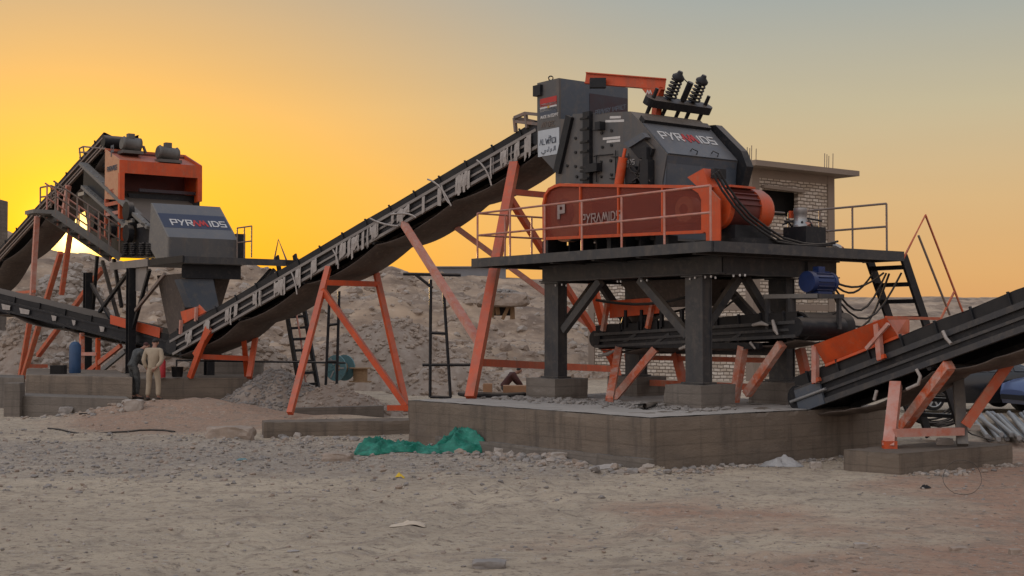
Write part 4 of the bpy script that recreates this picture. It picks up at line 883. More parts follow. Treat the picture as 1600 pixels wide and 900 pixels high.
for (x0, y0, x1, y1, x2, y2) in ((578,341,598,352,622,353), (668,280,690,285,705,322), (455,425,462,440,464,460), (610,335,640,330,650,340), (520,390,530,405,528,420), (745,250,762,262,768,290), (690,290,694,312,703,318)):
    mb = MB(); p, q, r_ = cp(x0, y0, -.13), cp(x1, y1, -.13), cp(x2, y2, -.13); pts = [p.lerp(q, i/5).lerp(q.lerp(r_, i/5), i/5) for i in range(6)]
    mb.tube(pts, .022, 5); mb.build('film_ribbon', M['film'], mc)
# cage at the head
for a, c in (((804,184),(806,206)), ((821,177),(824,200)), ((804,184),(821,177)), ((821,177),(842,179)), ((806,190),(842,194))):
    mb = MB(); mb.bar(cp(*a, -.05), cp(*c, -.05), .07); mb.build('cage_bar', M['grey_rail'], mc)
mb = MB(); mb.bar(cp(804, 184, -.05), cp(804, 184, -.05)+n_*1.5, .07); mb.build('cage_bar', M['grey_rail'], mc)
# middle trestle
tz = .35
T = {'nt': cp(513, 418, -.06), 'nf': onz(453, 646, tz), 'ft': cp(588, 428, 1.45), 'ff': onz(636, 641, tz)}
leg(mc, T['nt'], T['nf']); leg(mc, T['ft'], T['ff'])
mxp = lambda a, c, t: a.lerp(c, t)
off = V((0, .02, 0))
leg(mc, mxp(T['nt'], T['nf'], .11)+off, mxp(T['ft'], T['ff'], .08), nm='cross_beam'); leg(mc, mxp(T['nt'], T['nf'], .16)-off*2, mxp(T['ff'], T['ft'], .03)-off*2, nm='brace')
leg(mc, T['ff']+V((-.5, 0, .06)), T['ff']+V((.05, .0, .06)), nm='base_plate')
# tall trestle at the platform
K = {'nt': cp(804, 256, -.06), 'nf': onz(735, 622, .92), 'ft': cp(884, 288, 1.75), 'ff': onz(968, 600, .95)}
leg(mc, K['nt'], K['nf'], wd=.2); leg(mc, K['ft'], K['ff'], wd=.17)
leg(mc, mxp(K['nt'], K['nf'], .86), mxp(K['ft'], K['ff'], .92), wd=.16, nm='cross_beam'); leg(mc, mxp(K['nt'], K['nf'], .13), mxp(K['ft'], K['ff'], .06), wd=.13, nm='cross_beam')
leg(mc, mxp(K['nt'], K['nf'], .15)+off, mxp(K['ff'], K['ft'], .12)+off, wd=.14, nm='brace')
leg(mc, cp(631, 350, -.05), mxp(K['nt'], K['nf'], .79)+V((.0,.12,0)), 'pink_film', .15, 'strut'); leg(mc, cp(712, 355, 1.3), mxp(K['ft'], K['ff'], .76), 'pink_film', .13, 'strut')
# tail trestle on the screening plant foundation
leg(mc, cp(326, 511, -.05), onz(297, 590, 1.03)); leg(mc, cp(330, 515, -.05), cp(306, 555, -.05), 'orange', .16); leg(mc, cp(402, 510, 1.5), onz(389, 590, 1.03)); leg(mc, cp(381, 527, 1.0), onz(386, 588, 1.03)); leg(mc, cp(308, 557, 0), cp(388, 560, 1.2), nm='cross_beam')
def skirt_plate(root, pts, ex, nm='skirt_board', mt='orange'): mb = MB(); mb.prism(pts, ex); return mb.build(nm, M[mt], root)
skirt_plate(mc, [cp(282, 487, -.02), cp(308, 479, -.02), cp(322, 487, -.02), cp(286, 506, -.02)], n_*.03); skirt_plate(mc, [cp(311, 476, .3), cp(322, 488, .0), cp(309, 500, .0), cp(306, 490, .3)], n_*.03)
leg(mc, cp(307, 480, -.06), cp(306, 502, -.06), 'pink_film', .08, 'post'); leg(mc, cp(283, 500, -.06), cp(282, 522, -.06), 'pink_film', .08, 'post')

# transfer conveyor under the crusher
tA, tB = P.V(932, 523, 2.2), P.V(1246, 503, 2.2)
tc_, d2, n2_, nu2 = conveyor('belt_conveyor', 'short level conveyor running under the crusher between the platform columns', tA, tB, 1.15, 'steel_dark', .26, .07, .06, 4, .2, 10)
tp = lambda x, y, v=2.16: P.V(x, y, v)
skirt_plate(tc_, [tp(951, 470), tp(1022, 465), tp(1043, 488), tp(953, 497)], P.v*.03)
skirt_plate(tc_, [tp(951, 470, 3.1), tp(1022, 465, 3.1), tp(1043, 488, 3.1), tp(953, 497, 3.1)], P.v*.03)
skirt_plate(tc_, [tp(1022, 465), tp(1043, 488), tp(1043, 488, 3.1), tp(1022, 465, 3.1)], P.u*.03)
for a, c in (((1022,464),(1012,513)), ((950,470),(942,517))): leg(tc_, tp(*a, 2.12), tp(*c, 2.12), 'orange_film', .09, 'post')
for x in range(975, 1070, 30): mb = MB(); mb.tube([tp(x, 495), tp(x-3, 505), tp(x-3, 515)], .03, 6); mb.build('idler_bracket', M['black_steel'], tc_)
for a, c, v, m_ in (((967,545),(952,627),2.2,'orange_film'), ((1024,545),(960,622),2.2,'orange_film'), ((1161,541),(1147,628),2.2,'orange_film'), ((1222,537),(1167,616),2.2,'orange_film'), ((1056,552),(1068,600),3.3,'orange_dusty'), ((1250,545),(1262,598),3.3,'orange_dusty'), ((982,552),(990,600),3.3,'orange_dusty')):
    p = P.V(*c, v)
    if p.z < .93 and v < 3: p = onz(c[0], c[1], .93)
    leg(tc_, P.V(*a, v), p, m_, .15)
leg(tc_, P.w(1.6, 3.35, 1.2), P.w(5.2, 3.35, 1.2), 'orange_dusty', .13, 'cross_beam')
ctr = P.w(.14, 2.42, 2.42); mb = MB(); mb.tube([ctr, ctr+P.v*1.3], .27, 24); dr = mb.build('drive_drum', M['rubber'], tc_)
mb = MB(); mb.tube([ctr+P.v*.02, ctr+P.v*.05], .276, 24); mb.build('drum_rim', M['steel_dark'], dr)
mb = MB(); mb.tube([ctr-P.v*.14, ctr-P.v*.002], .10, 12); mb.box(ctr-P.v*.10, P.u*.16, P.v*.03, UP*.19); mb.build('bearing', M['crusher_blue_shade'], tc_)
# motor bench with the blue motor, belt guard
bm_ = thing('motor_bench', P.w(.2, 2.0, 2.9), 'grey steel bench carrying the blue motor under the platform edge', 'bench')
zz = P.V(1260, 462, 2.3).z
for k, (a, c) in enumerate(((P.w(.75, 2.15, zz), P.w(-.25, 2.5, zz)), (P.w(.75, 2.9, zz), P.w(-.25, 3.2, zz)), (P.w(.75, 2.15, zz-.002), P.w(.75, 2.9, zz-.002)), (P.w(-.25, 2.5, zz-.002), P.w(-.25, 3.2, zz-.002)))):
    mb = MB(); mb.bar(a, c, .08, .08); mb.build('bench_frame', M['dusty_grey' if k == 0 else 'steel_dark'], bm_)
for u_, v_ in ((.7, 2.18), (.25, 2.32), (.7, 2.9), (-.2, 3.15)): mb = MB(); mb.bar(P.w(u_, v_, zz-.03), P.w(u_, v_, zz-.62), .07); mb.build('leg', M['steel_dark'], bm_)
bmo = thing('electric_motor', P.w(0, 2.7, zz+.04), 'bright blue electric motor under the right edge of the platform', 'motor')
c = P.w(.02, 2.5, zz+.27); mb = MB(); mb.tube([c, c+P.v*.12], .20, 20); mb.build('fan_cowl', M['blue_motor'], bmo)
mb = MB(); mb.tube([c+P.v*.121, c+P.v*.62], .18, 20); bd = mb.build('motor_body', M['blue_motor'], bmo)
for i in range(14): a_ = 2*math.pi*i/14; o_ = P.u*math.cos(a_)+UP*math.sin(a_); mb = MB(); mb.bar(c+P.v*.15+o_*.19, c+P.v*.6+o_*.19, .012, .035, up=o_); mb.build('cooling_fin', M['blue_motor'], bd)
mb = MB(); mb.tube([c+P.v*.621, c+P.v*.70, c+P.v*.72, c+P.v*.9], [.19, .19, .035, .035], 20); mb.build('end_shield', M['blue_motor'], bmo)
mb = MB(); mb.box(c+P.v*.35+UP*.23, P.u*.07, P.v*.09, UP*.06); mb.build('terminal_box', M['blue_motor'], bmo)
mb = MB(); mb.box(c+P.v*.35-UP*.205, P.u*.15, P.v*.2, UP*.025); mb.build('motor_foot', M['blue_motor'], bmo)
rnd = random.Random(9)
for k in range(5):
    a = P.w(.05+.1*rnd.random(), 3.3, zz+.3-.05*k); e = P.w(rnd.uniform(.1, .8), 5.2+.1*k, 3.5); pts = [a.lerp(e, i/8)-UP*(.32+.14*k)*math.sin(math.pi*i/8)*(.6 if k < 2 else 1) for i in range(9)]
    mb = MB(); mb.tube(pts, .022, 6); one(mb, 'power_cable', M['rubber'], 'black cable drooping from the blue motor towards the right ladder stair', 'cable', 'black cables behind the ladder stair')

# right-hand conveyor
eA, eB = P.V(1246, 611, 2.2), P.V(1680, 446, 2.2)
ec, d3, n3, nu3 = conveyor('belt_conveyor', 'dark inclined conveyor leaving the photo at the right edge, with an orange hopper', eA, eB, 1.3, 'steel_dark', .36, .22, .12, 2, .26, 8, .10, 'black_steel')
ep = lambda x, y, v=2.16: P.V(x, y, v)
mb = MB(); mb.bar(eA-n3*.07-nu3*.2, eA-n3*.07-nu3*.2+d3*.62, .05, .42, up=nu3); mb.build('take_up_frame', M['crusher_blue_shade'], ec)
mb = MB(); mb.tube([eA-n3*.12-nu3*.17-d3*.12, eA-n3*.12-nu3*.17+d3*.75], .03, 8); mb.build('take_up_screw', M['alu'], ec)
skirt_plate(ec, [ep(1271, 539, 1.98), ep(1384, 496, 1.98), ep(1402, 524, 2.18), ep(1289, 569, 2.18)], P.v*.02)
skirt_plate(ec, [ep(1289, 569, 2.14), ep(1402, 524, 2.14), ep(1403, 528, 2.12), ep(1289, 573, 2.12)], P.v*.05, 'skirt_flange')
skirt_plate(ec, [ep(1300, 541, 3.5), ep(1420, 496, 3.5), ep(1420, 525, 3.4), ep(1306, 569, 3.4)], P.v*.02)
skirt_plate(ec, [ep(1384, 496, 1.98), ep(1402, 524, 2.18), ep(1420, 525, 3.4), ep(1420, 496, 3.5)], P.u*.02, 'skirt_end')
for a, c in (((1274,540),(1274,598)), ((1370,500),(1376,562))): leg(ec, ep(*a, 2.05), ep(*c, 2.05), 'pink_film', .10, 'post'); leg(ec, ep(c[0]-4, c[1]-1, 2.04), ep(c[0]+7, c[1]-6, 2.04), 'orange', .07, 'post_foot')
leg(ec, ep(1388, 506, 2.0), ep(1354, 545, 2.0), 'pink_film', .06, 'strut')
leg(ec, ep(1384, 496, 2.0), ep(1468, 498, 3.3), 'orange_dusty', .05, 'tie_rod'); 
skirt_plate(ec, [ep(1404, 527, 3.45), ep(1468, 499, 3.45), ep(1468, 505, 3.45), ep(1404, 535, 3.45)], P.v*.03, 'belt_edge_board', 'orange_dusty')
ft = onz(1389, 700, .375)
leg(ec, ep(1400, 600, 2.2), ft, 'pink_film', .19); leg(ec, ep(1484, 570, 2.2), onz(1404, 676, .55), 'orange_film', .17, 'strut'); leg(ec, ft-UP*.0+V((-.1,0,.04)), ft+V((.12,0,.04)), 'orange', .16, 'base_plate')
ft2 = onz(1504, 697, .375)
leg(ec, ep(1497, 590, 3.4), ft2, 'dusty_grey', .18); leg(ec, ep(1582, 560, 3.4), ft2+V((.05,0,.35)), 'orange_dusty', .17, 'strut'); leg(ec, ft+UP*.25+V((.1,0,0)), ft2+UP*.25, 'pink_film', .13, 'cross_beam')
for pts in (((1175,562),(1190,575)),): pass
for k, (pts, vv) in enumerate(((((1432,577),(1438,588),(1435,600),(1417,608)), 2.1), (((1473,517),(1478,528),(1486,537)), 2.05), (((1370,610),(1366,625)), 2.1))):
    mb = MB(); mb.tube([ep(*p, vv) for p in pts], .03, 6); mb.build('film_ribbon', M['film'], ec)
for k, (pts, vv) in enumerate(((((1207,500),(1211,515),(1215,523)), 2.05), (((1176,508),(1190,505),(1200,508)), 2.05), (((1172,535),(1180,545)), 2.1), (((935,556),(950,553),(962,547)), 2.1), (((1062,545),(1075,540),(1080,537)), 2.1))):
    mb = MB(); mb.tube([tp(*p, vv) for p in pts], [.03]+[.045]*(len(pts)-2)+[.02], 6); mb.build('film_ribbon', M['film'], tc_)

# ---------------------------------------------------------------- screening plant
DZ = 4.55
sp_ = thing('steel_platform', L.w(3, 1.5, 1.1), 'black steel platform on slim columns carrying the screening plant', 'platform')
def lb(nm, m_, *a): mb = MB(); mb.fbox(L, *a); return mb.build(nm, M[m_], sp_)
lb('deck_plate', 'black_steel', .02, 5.85, .02, 3.3, DZ-.06, DZ)
def lskirt(a, c, m_='steel_dark', h=.2): mb = MB(); mb.bar(a, c, .05, h); mb.build('edge_beam', M[m_], sp_)
lskirt(L.w(0, .03, DZ-.10), L.w(0, 3.32, DZ-.10)); lskirt(L.w(0, 0, DZ-.08), L.w(2.6, 0, DZ-.08), 'black_steel'); lskirt(L.w(2.6, -.03, DZ-.08), L.w(5.8, -.03, DZ-.08), 'pale_stringer', .24)
mb = MB(); mb.ibar(L.w(.35, .1, DZ-.42), L.w(.35, 2.0, DZ-.42), .2, .42); mb.build('main_beam', M['black_steel'], sp_)
for (u, v, z0) in ((4.0, -.02, 1.02), (8.1, 0.05, .4), (.7, 1.15, 1.02), (4.2, 3.0, .9)):
    mb = MB(); mb.ibar(L.w(u, v, z0), L.w(u, v, DZ-.2), .24, .26, .03); mb.build('column', M['black_steel'], sp_)
for a, c in (((4.0,.02,2.3),(2.6,.02,DZ-.3)), ((.3,3.0,DZ-.3),(1.6,2.2,2.8)), ((4.4,.05,DZ-.3),(7.9,.1,2.6)), ((7.9,.1,DZ-.6),(5.2,.1,2.2))):
    mb = MB(); mb.bar(L.w(*a), L.w(*c), .10); mb.build('brace', M['black_steel'], sp_)
for a, c in (((152,400),(145,485)), ((160,408),(195,535)), ((178,405),(190,480))): mb = MB(); mb.bar(L.V(*a, .3), L.V(*c, .3), .10); mb.build('brace', M['black_steel'], sp_)
mb = MB(); mb.bar(L.V(258, 428, -.1), L.V(212, 485, -.1), .09); mb.build('brace', M['grey_rail'], sp_)
mb = MB(); mb.bar(L.w(.1, 3.0, DZ-.3), L.w(.1, 2.0, DZ-1.55), .1); mb.build('brace', M['black_steel'], sp_)
lb('access_walkway', 'black_steel', 0.05, 1.0, 3.35, 5.0, DZ-.14, DZ-.0)
# hanging side panels under the deck
mb = MB(); mb.prism([L.V(x, y, .05) for x, y in ((212,412),(229,412),(229,455),(212,455))], L.v*.05); mb.build('hanging_panel', M['pale_stringer'], sp_)
railing('railing', 'thin grey railing on the far right of the screening plant deck', [L.U(393, 402, .06)+L.u*1.0, L.U(393, 402, .06)], DZ, .95, 'grey_rail', [2])
# stair up to the feed conveyor
sa, sb = L.w(5.8, -.05, DZ-.02), L.V(75, 337, 0)
sb = at(70, 334, 43.4); sa = at(174, 404, 44.6)
pst = thing('platform_stair', sa, 'faded pink stair with railing climbing left beside the screening plant', 'stairs')
for off_ in (V(), L.u*-.8):
    mb = MB(); mb.bar(sa+off_, sb+off_, .05, .24); mb.build('stringer', M['dusty_grey'], pst)
for i in range(8):
    t = (i+.5)/8; p = sa.lerp(sb, t); mb = MB(); mb.box(p-L.u*.4, L.u*.37, L.v*.13, UP*.02); mb.build('tread', M['black_steel'], pst)
for off_, m_ in ((V((0, -.02, 0)), 'pink_film'), (L.u*-.8, 'grey_rail')):
    for h_ in (.98, .55): mb = MB(); mb.tube([sa+off_+UP*h_, sb+off_+UP*h_], .028, 6); mb.build('handrail' if h_ > .6 else 'mid_rail', M[m_], pst)
    for i in range(7): p = sa.lerp(sb, (i+.1)/6.3)+off_; mb = MB(); mb.tube([p-UP*.1, p+UP*.98], .03, 6); mb.build('post', M[m_], pst)
lp = sb
mb = MB(); mb.box(lp-L.u*.4-L.v*.3, L.u*.42, L.v*.32, UP*.06); mb.build('landing', M['dusty_grey'], pst)
for a, c in (((63,293),(63,322)), ((80,290),(80,325)), ((63,293),(80,290)), ((80,290),(98,297)), ((63,308),(80,306))): mb = MB(); mb.tube([at(*a, 43.6), at(*c, 43.6)], .028, 6); mb.build('landing_rail', M['grey_rail'], pst)
# vibrating screen box
vsn = thing('vibrating_screen', L.w(4, 1.4, DZ), 'dark dusty vibrating screen between the orange housing and the lettered hood', 'screen')
vp = lambda x, y, v=.12: L.V(x, y, v)
mb = MB(); mb.prism([vp(*p) for p in ((131,262),(166,292),(238,350),(240,402),(168,402),(140,372),(129,310))], L.v*2.4); mb.build('screen_box', M['black_steel'], vsn)
for a, c in (((130,256),(236,356)), ((133,292),(200,352))):
    mb = MB(); mb.bar(vp(*a, .06), vp(*c, .06), .10, .30, up=L.v); s_ = mb.build('side_flange', M['dusty_grey'], vsn)
    for i in range(12): p = vp(a[0]+(c[0]-a[0])*(i+.5)/12, a[1]+(c[1]-a[1])*(i+.5)/12, .0); mb = MB(); mb.tube([p+L.v*.02, p-L.v*.04], .035, 6); mb.build('bolt', M['alu'], s_)
for (x, y, r_) in ((150,345,.35), (205,330,.30), (205,365,.28), (178,360,.25)): mb = MB(); p = vp(x, y, .0); mb.tube([p, p-L.v*.18], r_, 16); mb.build('exciter_cover', M['black_steel'], vsn)
for (x, y) in ((128,303),(203,345),(196,352),(222,352)): mb = MB(); p = vp(x, y, -.05); mb.box(p, L.u*.3, L.v*.04, UP*.06); mb.build('bracket', M['alu'], vsn)
for i, x in enumerate((196, 208, 222, 233)): mb = MB(); p = vp(x, 388, -.03); mb.tube([p-UP*.22+(V((0,0,.4*k/40)))+L.u*.09*math.cos(k)+L.v*.09*math.sin(k) for k in range(41)], .025, 5); mb.build('coil_spring', M['black_steel'], vsn)
# lettered discharge hood
hd2 = thing('screen_hood', L.w(1, 1, DZ), 'grey lettered hood at the front end of the screening plant', 'hood')
hp_ = lambda x, y, v=-.02: L.V(x, y, v)
def luz(x, y): a = L.loc(hp_(x, y)); return a[0], a[2]
u1, z1 = luz(236, 317); u2, z2 = luz(262, 370); u3 = luz(263, 372)[0]; zB_ = DZ+.02
p_ = [(u1, z1), (u2, z2), (u2, zB_), (u2+.9, zB_), (luz(232, 394)[0], luz(232, 384)[1])]
vL = 2.22
mb = MB(); mb.prism([L.w(u, -.02, z) for u, z in p_], L.v*.05); mb.build('side_panel', M['dusty_grey'], hd2)
mb = MB(); mb.prism([L.w(u, vL, z) for u, z in p_], L.v*.05); mb.build('side_panel', M['dusty_grey'], hd2)
nn_ = (L.w(u1, 0, z1)-L.w(u2, 0, z2)).cross(L.v).normalized()
if nn_.z < 0: nn_ = -nn_
mb = MB(); mb.prism([L.w(u1, .03, z1), L.w(u2, .03, z2), L.w(u2, vL, z2), L.w(u1, vL, z1)], -nn_*.04); slp = mb.build('front_hood_panel', M['dusty_grey' if False else 'crusher_blue_shade'], hd2)
Ls = (V((u1-u2, 0, z1-z2))).length; yd2 = (L.w(u1, 0, z1)-L.w(u2, 0, z2)).normalized()
qa = L.w(u2, .03, z2)+yd2*Ls*.28; qb = L.w(u2, .03, z2)+yd2*Ls*.70
mb = MB(); mb.prism([qa, qa+L.v*(vL-.03), qb+L.v*(vL-.03), qb], nn_*.004); band = mb.build('dark_band', M['navy_band'], hd2)
logo(band, qa+L.v*.30+yd2*Ls*.08+nn_*.006, L.v, yd2, .27)
mb = MB(); mb.fbox(L, u2, u2+.04, .03, vL, zB_, z2); mb.build('front_panel', M['crusher_grey'], hd2)
mb = MB(); mb.fbox(L, u2+.1, u1+.3, vL+.05, vL+.35, DZ, z2+.2); mb.build('side_flange', M['black_steel'], hd2)
# orange housing over the feed end with two motors
oh = thing('feed_housing', L.w(5.6, 1.4, DZ), 'orange open steel housing above the screening plant with a pale side panel', 'housing')
uF, uK = 5.0, 6.35; vR = 2.78
zf = L.U(192, 250, uF).z; zk = L.V(164, 234, 0).z; zl = L.U(190, 376, uF).z; zm = L.U(191, 312, uF).z; zr_ = L.U(313, 315, uF).z
mb = MB(); mb.prism([L.w(uF+.02, -.04, zf), L.w(uK, -.04, zk), L.w(uK, -.04, zm+.12), L.w(uF+.02, -.04, zm)], L.v*.04); spn = mb.build('side_panel', M['pale_orange'], oh)  # lit side: the light falling on it is put into a paler orange
mb = MB(); letters(mb, 'PYRAMIDS', L.w(uK-.22, -.045, zm+1.0), -L.u, UP, .15, .2, .1); mb.build('lettering', M['ink'], spn)
mb = MB(); letters(mb, 'P', L.w(uK-.58, -.045, zm+1.5), -L.u, UP, .3, .25, .1); mb.build('lettering', M['ink'], spn)
mb = MB(); letters(mb, 'TELECC', L.w(uK-.25, -.045, zm+.28), -L.u, UP, .11, .2, .2); mb.build('lettering', M['orange_dusty'], spn)
mb = MB(); mb.fbox(L, uF-.04, uF+.02, -.06, vR, zf-.42, zf); mb.build('front_beam', M['orange'], oh)
for v in (-.06, vR-.16): mb = MB(); mb.fbox(L, uF-.05, uF+.10, v, v+.16, zl if v < 0 else zr_, zf-.42); mb.build('post', M['orange'], oh)
mb = MB(); mb.fbox(L, uK-.12, uK, -.05, .08, zl+.2, zm+.12); mb.build('post', M['orange_dusty'], oh)
for z in (zm-.02, zm-.34): mb = MB(); mb.fbox(L, uF+.1, uK-.1, -.045, -.005, z-.12, z); mb.build('side_rail', M['orange_dusty' if z > zm-.1 else 'pink_film'], oh)
mb = MB(); mb.fbox(L, uK-.05, uK, .08, vR, zm-.3, zk-.05); mb.build('back_panel', M['motor_red'], oh)
mb = MB(); mb.fbox(L, uF+.12, uK-.05, vR-.04, vR, zr_, zf-.1); mb.build('side_panel', M['orange'], oh)
mb = MB(); mb.hexa([L.w(uF, .0, zf-.10), L.w(uF, vR, zf-.10), L.w(uK, vR, zk-.14), L.w(uK, 0, zk-.14), L.w(uF, .0, zf-.06), L.w(uF, vR, zf-.06), L.w(uK, vR, zk-.10), L.w(uK, 0, zk-.10)]); mb.build('roof_panel', M['orange'], oh)
mb = MB(); mb.bar(L.w(uK, -.04, zk-.03), L.w(uK, vR, zk-.03), .06, .12); mb.build('back_beam', M['orange_dusty'], oh)
mb = MB(); mb.bar(L.w(uF+.02, vR-.03, zf-.04), L.w(uK, vR-.03, zk-.04), .06, .14); mb.build('side_beam', M['orange'], oh)
mb = MB(); p, q = L.U(217, 297, uF+.4), L.U(311, 303, uF+.4); mb.bar(p, q, .10); mb.build('cross_bar', M['primer'], oh)
mb = MB(); mb.prism([L.U(*p, uF+.5) for p in ((200,302),(312,306),(312,322),(240,322),(205,318))], L.u*.1); mb.build('screen_rear_plate', M['black_steel'], oh)
for i, (x, y, ln) in enumerate(((204, 226, .62), (262, 240, .72))):
    mo_ = thing('vibrator_motor', L.w(5.7, .8+1.2*i, zk), ['round dusty motor on the left of the orange housing roof', 'larger dusty motor in the middle of the orange housing roof'][i], 'motor', 'dusty motors on the orange housing')
    c = L.U(x, y, 6.0 if i == 0 else 5.55); ax_ = (L.v*.98-UP*.08).normalized(); a, e = c-ax_*ln/2, c+ax_*ln/2
    mb = MB(); mb.tube([a, a+ax_*.06, a+ax_*.10, e-ax_*.10, e-ax_*.06, e], [.20, .25, .22, .22, .26, .21], 20); mb.build('motor_body', M['motor_grey'], mo_)
    mb = MB(); mb.box(c+UP*.28, L.v*.11, L.u*.10, UP*.08); mb.build('terminal_box', M['motor_grey'], mo_)
    mb = MB(); mb.box(c-UP*.27, L.v*(ln/2+.04), L.u*.26, UP*.05); mb.build('mounting_base', M['motor_grey'], mo_)
    if i == 0: mb = MB(); mb.tube([e, e+ax_*.14, e+ax_*.22-UP*.2], .05, 8); mb.build('cable_gland', M['motor_grey'], mo_)
# hopper and chute below the hood
ch = thing('discharge_hopper', L.w(1.2, 1, 1.8), 'dark brown discharge hopper hanging under the screening plant deck', 'hopper')
tz_ = DZ-.45
mb = MB(); tb = [L.w(1.0, .5, tz_), L.w(3.2, .5, tz_), L.w(3.2, 2.0, tz_), L.w(1.0, 2.0, tz_)]; bb = [L.V(285, 520, .9), None, None, None]
zb_ = 2.15; bb = [L.w(1.3, .6, zb_), L.w(2.4, .6, zb_), L.w(2.4, 1.5, zb_), L.w(1.3, 1.5, zb_)]
mb.hexa([bb[0], bb[3], bb[2], bb[1], tb[0], tb[3], tb[2], tb[1]]); mb.build('hopper_body', M['belt_under'], ch)
ch2 = MB(); ch2.prism([L.U(*p, .35) for p in ((283,436),(333,436),(342,478),(322,488),(300,480))], L.u*.5); one(ch2, 'discharge_chute', M['crusher_blue_shade'], 'bluish steel chute dropping onto the tail of the long conveyor', 'chute')
# ladder stair and rails right of the screening plant
s2a, s2b = at(446, 478, 43.6), at(474, 476, 43.4); drp = at(497, 606, 42.6)-at(474, 476, 43.4)
ext = -drp*.62
st2 = stair('ladder_stair', 'black ladder stair left of the orange trestle', s2a+ext, s2b+ext, drp-ext, 12, 'black_steel')
for pts in (((428,408),(435,374),(447,405),(470,480)), ((447,482),(461,478),(470,530),(478,600))):
    mb = MB(); mb.tube([at(*p, 43.2) for p in pts], .03, 6); mb.build('handrail', M['pink_film' if pts[0][0] > 440 else 'grey_rail'], st2)
# lower left conveyor
gA, gB = at(294, 541, 42.6), at(-70, 452, 47.0)
gc, d4, n4, nu4 = conveyor('belt_conveyor', 'low black conveyor sloping down from the left edge to under the screening plant', gA, gB, 1.2, 'black_steel', .30, .12, .10, 4, .22, 9)
G = Frame((gA.x, gA.y), (gB.x-gA.x, gB.y-gA.y), n4); gp_ = lambda x, y, v=-.08: G.V(x, y, v)
for a, c in ((2, 16), (30, 46), (80, 88), (112, 118), (155, 163)):
    mb = MB(); y_ = lambda x: 474+(x)*.228; mb.sheet([[gp_(a, y_(a)), gp_(c, y_(c))], [gp_(a+2, y_(a)+9), gp_(c-1, y_(c)+7)]], n4*.006, False); mb.build('plastic_film', M['film'], gc)
skirt_plate(gc, [gp_(172, 492), gp_(250, 512), gp_(249, 528), gp_(172, 506)], n4*.03); skirt_plate(gc, [gp_(172, 492, 1.0), gp_(250, 512, 1.0), gp_(249, 528, 1.0), gp_(172, 506, 1.0)], n4*.03)
for a, c, m_ in (((128,520),(128,583),'orange_film'), ((153,528),(153,584),'orange'), ((189,540),(136,582),'orange_dusty'), ((196,548),(160,578),'dusty_grey'), ((250,512),(248,535),'pink_film')): leg(gc, gp_(*a, .1), gp_(*c, .1), m_, .13)
leg(gc, gp_(126, 553, .05), gp_(152, 553, .05), 'pink_film', .11, 'cross_beam')
# feed conveyor climbing to the screening plant
hA, hB = L.V(-60, 461, .3), L.V(163, 216, .3)
hc, d5, n5, nu5 = conveyor('belt_conveyor', 'steep feed conveyor climbing from the left edge to the orange housing', hA, hB, 1.2, 'grey_rail', .32, .34, .12, 3, .2, 12)
hpl = lambda x, y, v=.25: L.V(x, y, v)
for a, c, v in (((58,338),(49,485),.2), ((95,395),(36,590),.2), ((107,290),(100,335),.2), ((115,330),(96,460),1.5), ((160,420),(60,555),1.5)):
    p = hpl(*c, v); leg(hc, hpl(*a, v), p, 'pink_film' if a[0] < 90 or a[0] == 107 else 'orange_dusty', .17)
leg(hc, hpl(50, 482, .2), hpl(30, 600, .2), 'orange_dusty', .17)
leg(hc, hpl(40, 572, .2), hpl(72, 572, 1.5), 'orange_dusty', .14, 'cross_beam'); leg(hc, hpl(54, 455, .2), hpl(0, 460, .2), 'orange_dusty', .1, 'cross_beam')
for a, c in (((124,232),(126,250)), ((130,229),(132,245)), ((124,232),(130,229)), ((130,229),(168,233)), ((124,238),(140,238))): mb = MB(); mb.tube([hpl(*a), hpl(*c)], .03, 6); mb.build('cage_bar', M['grey_rail'], hc)
mb = MB(); mb.prism([hpl(*p, .5) for p in ((135,236),(165,234),(165,262),(132,250))], L.v*1.0); mb.build('head_box', M['rubber'], hc)
# ---------------------------------------------------------------- people
def skin(verts, edges, rad, rootv=0, sub=2):
    me = bpy.data.meshes.new('tmp'); me.from_pydata([V(p) for p in verts], edges, [])
    o = bpy.data.objects.new('tmp', me); col.objects.link(o)
    md = o.modifiers.new('s', 'SKIN'); md.use_smooth_shade = True
    for i, r in enumerate(rad):
        me.skin_vertices[0].data[i].radius = r if isinstance(r, tuple) else (r, r)
    me.skin_vertices[0].data[rootv].use_root = True
    sb_ = o.modifiers.new('ss', 'SUBSURF'); sb_.levels = sub; sb_.render_levels = sub
    dg = bpy.context.evaluated_depsgraph_get(); ev = o.evaluated_get(dg); m2 = ev.to_mesh()
    vs_ = [v.co.copy() for v in m2.vertices]; fs = [tuple(p.vertices) for p in m2.polygons]
    ev.to_mesh_clear(); bpy.data.objects.remove(o); bpy.data.meshes.remove(me)
    return vs_, fs
def chain(lines):                      # lists of (point, radius), sharing points by key
    verts, rad, idx, edges = [], [], {}, []
    for ln in lines:
        prev = None
        for k, p, r in ln:
            if k not in idx: idx[k] = len(verts); verts.append(p); rad.append(r)
            if prev is not None and prev != idx[k]: edges.append((prev, idx[k]))
            prev = idx[k]
    return verts, edges, rad
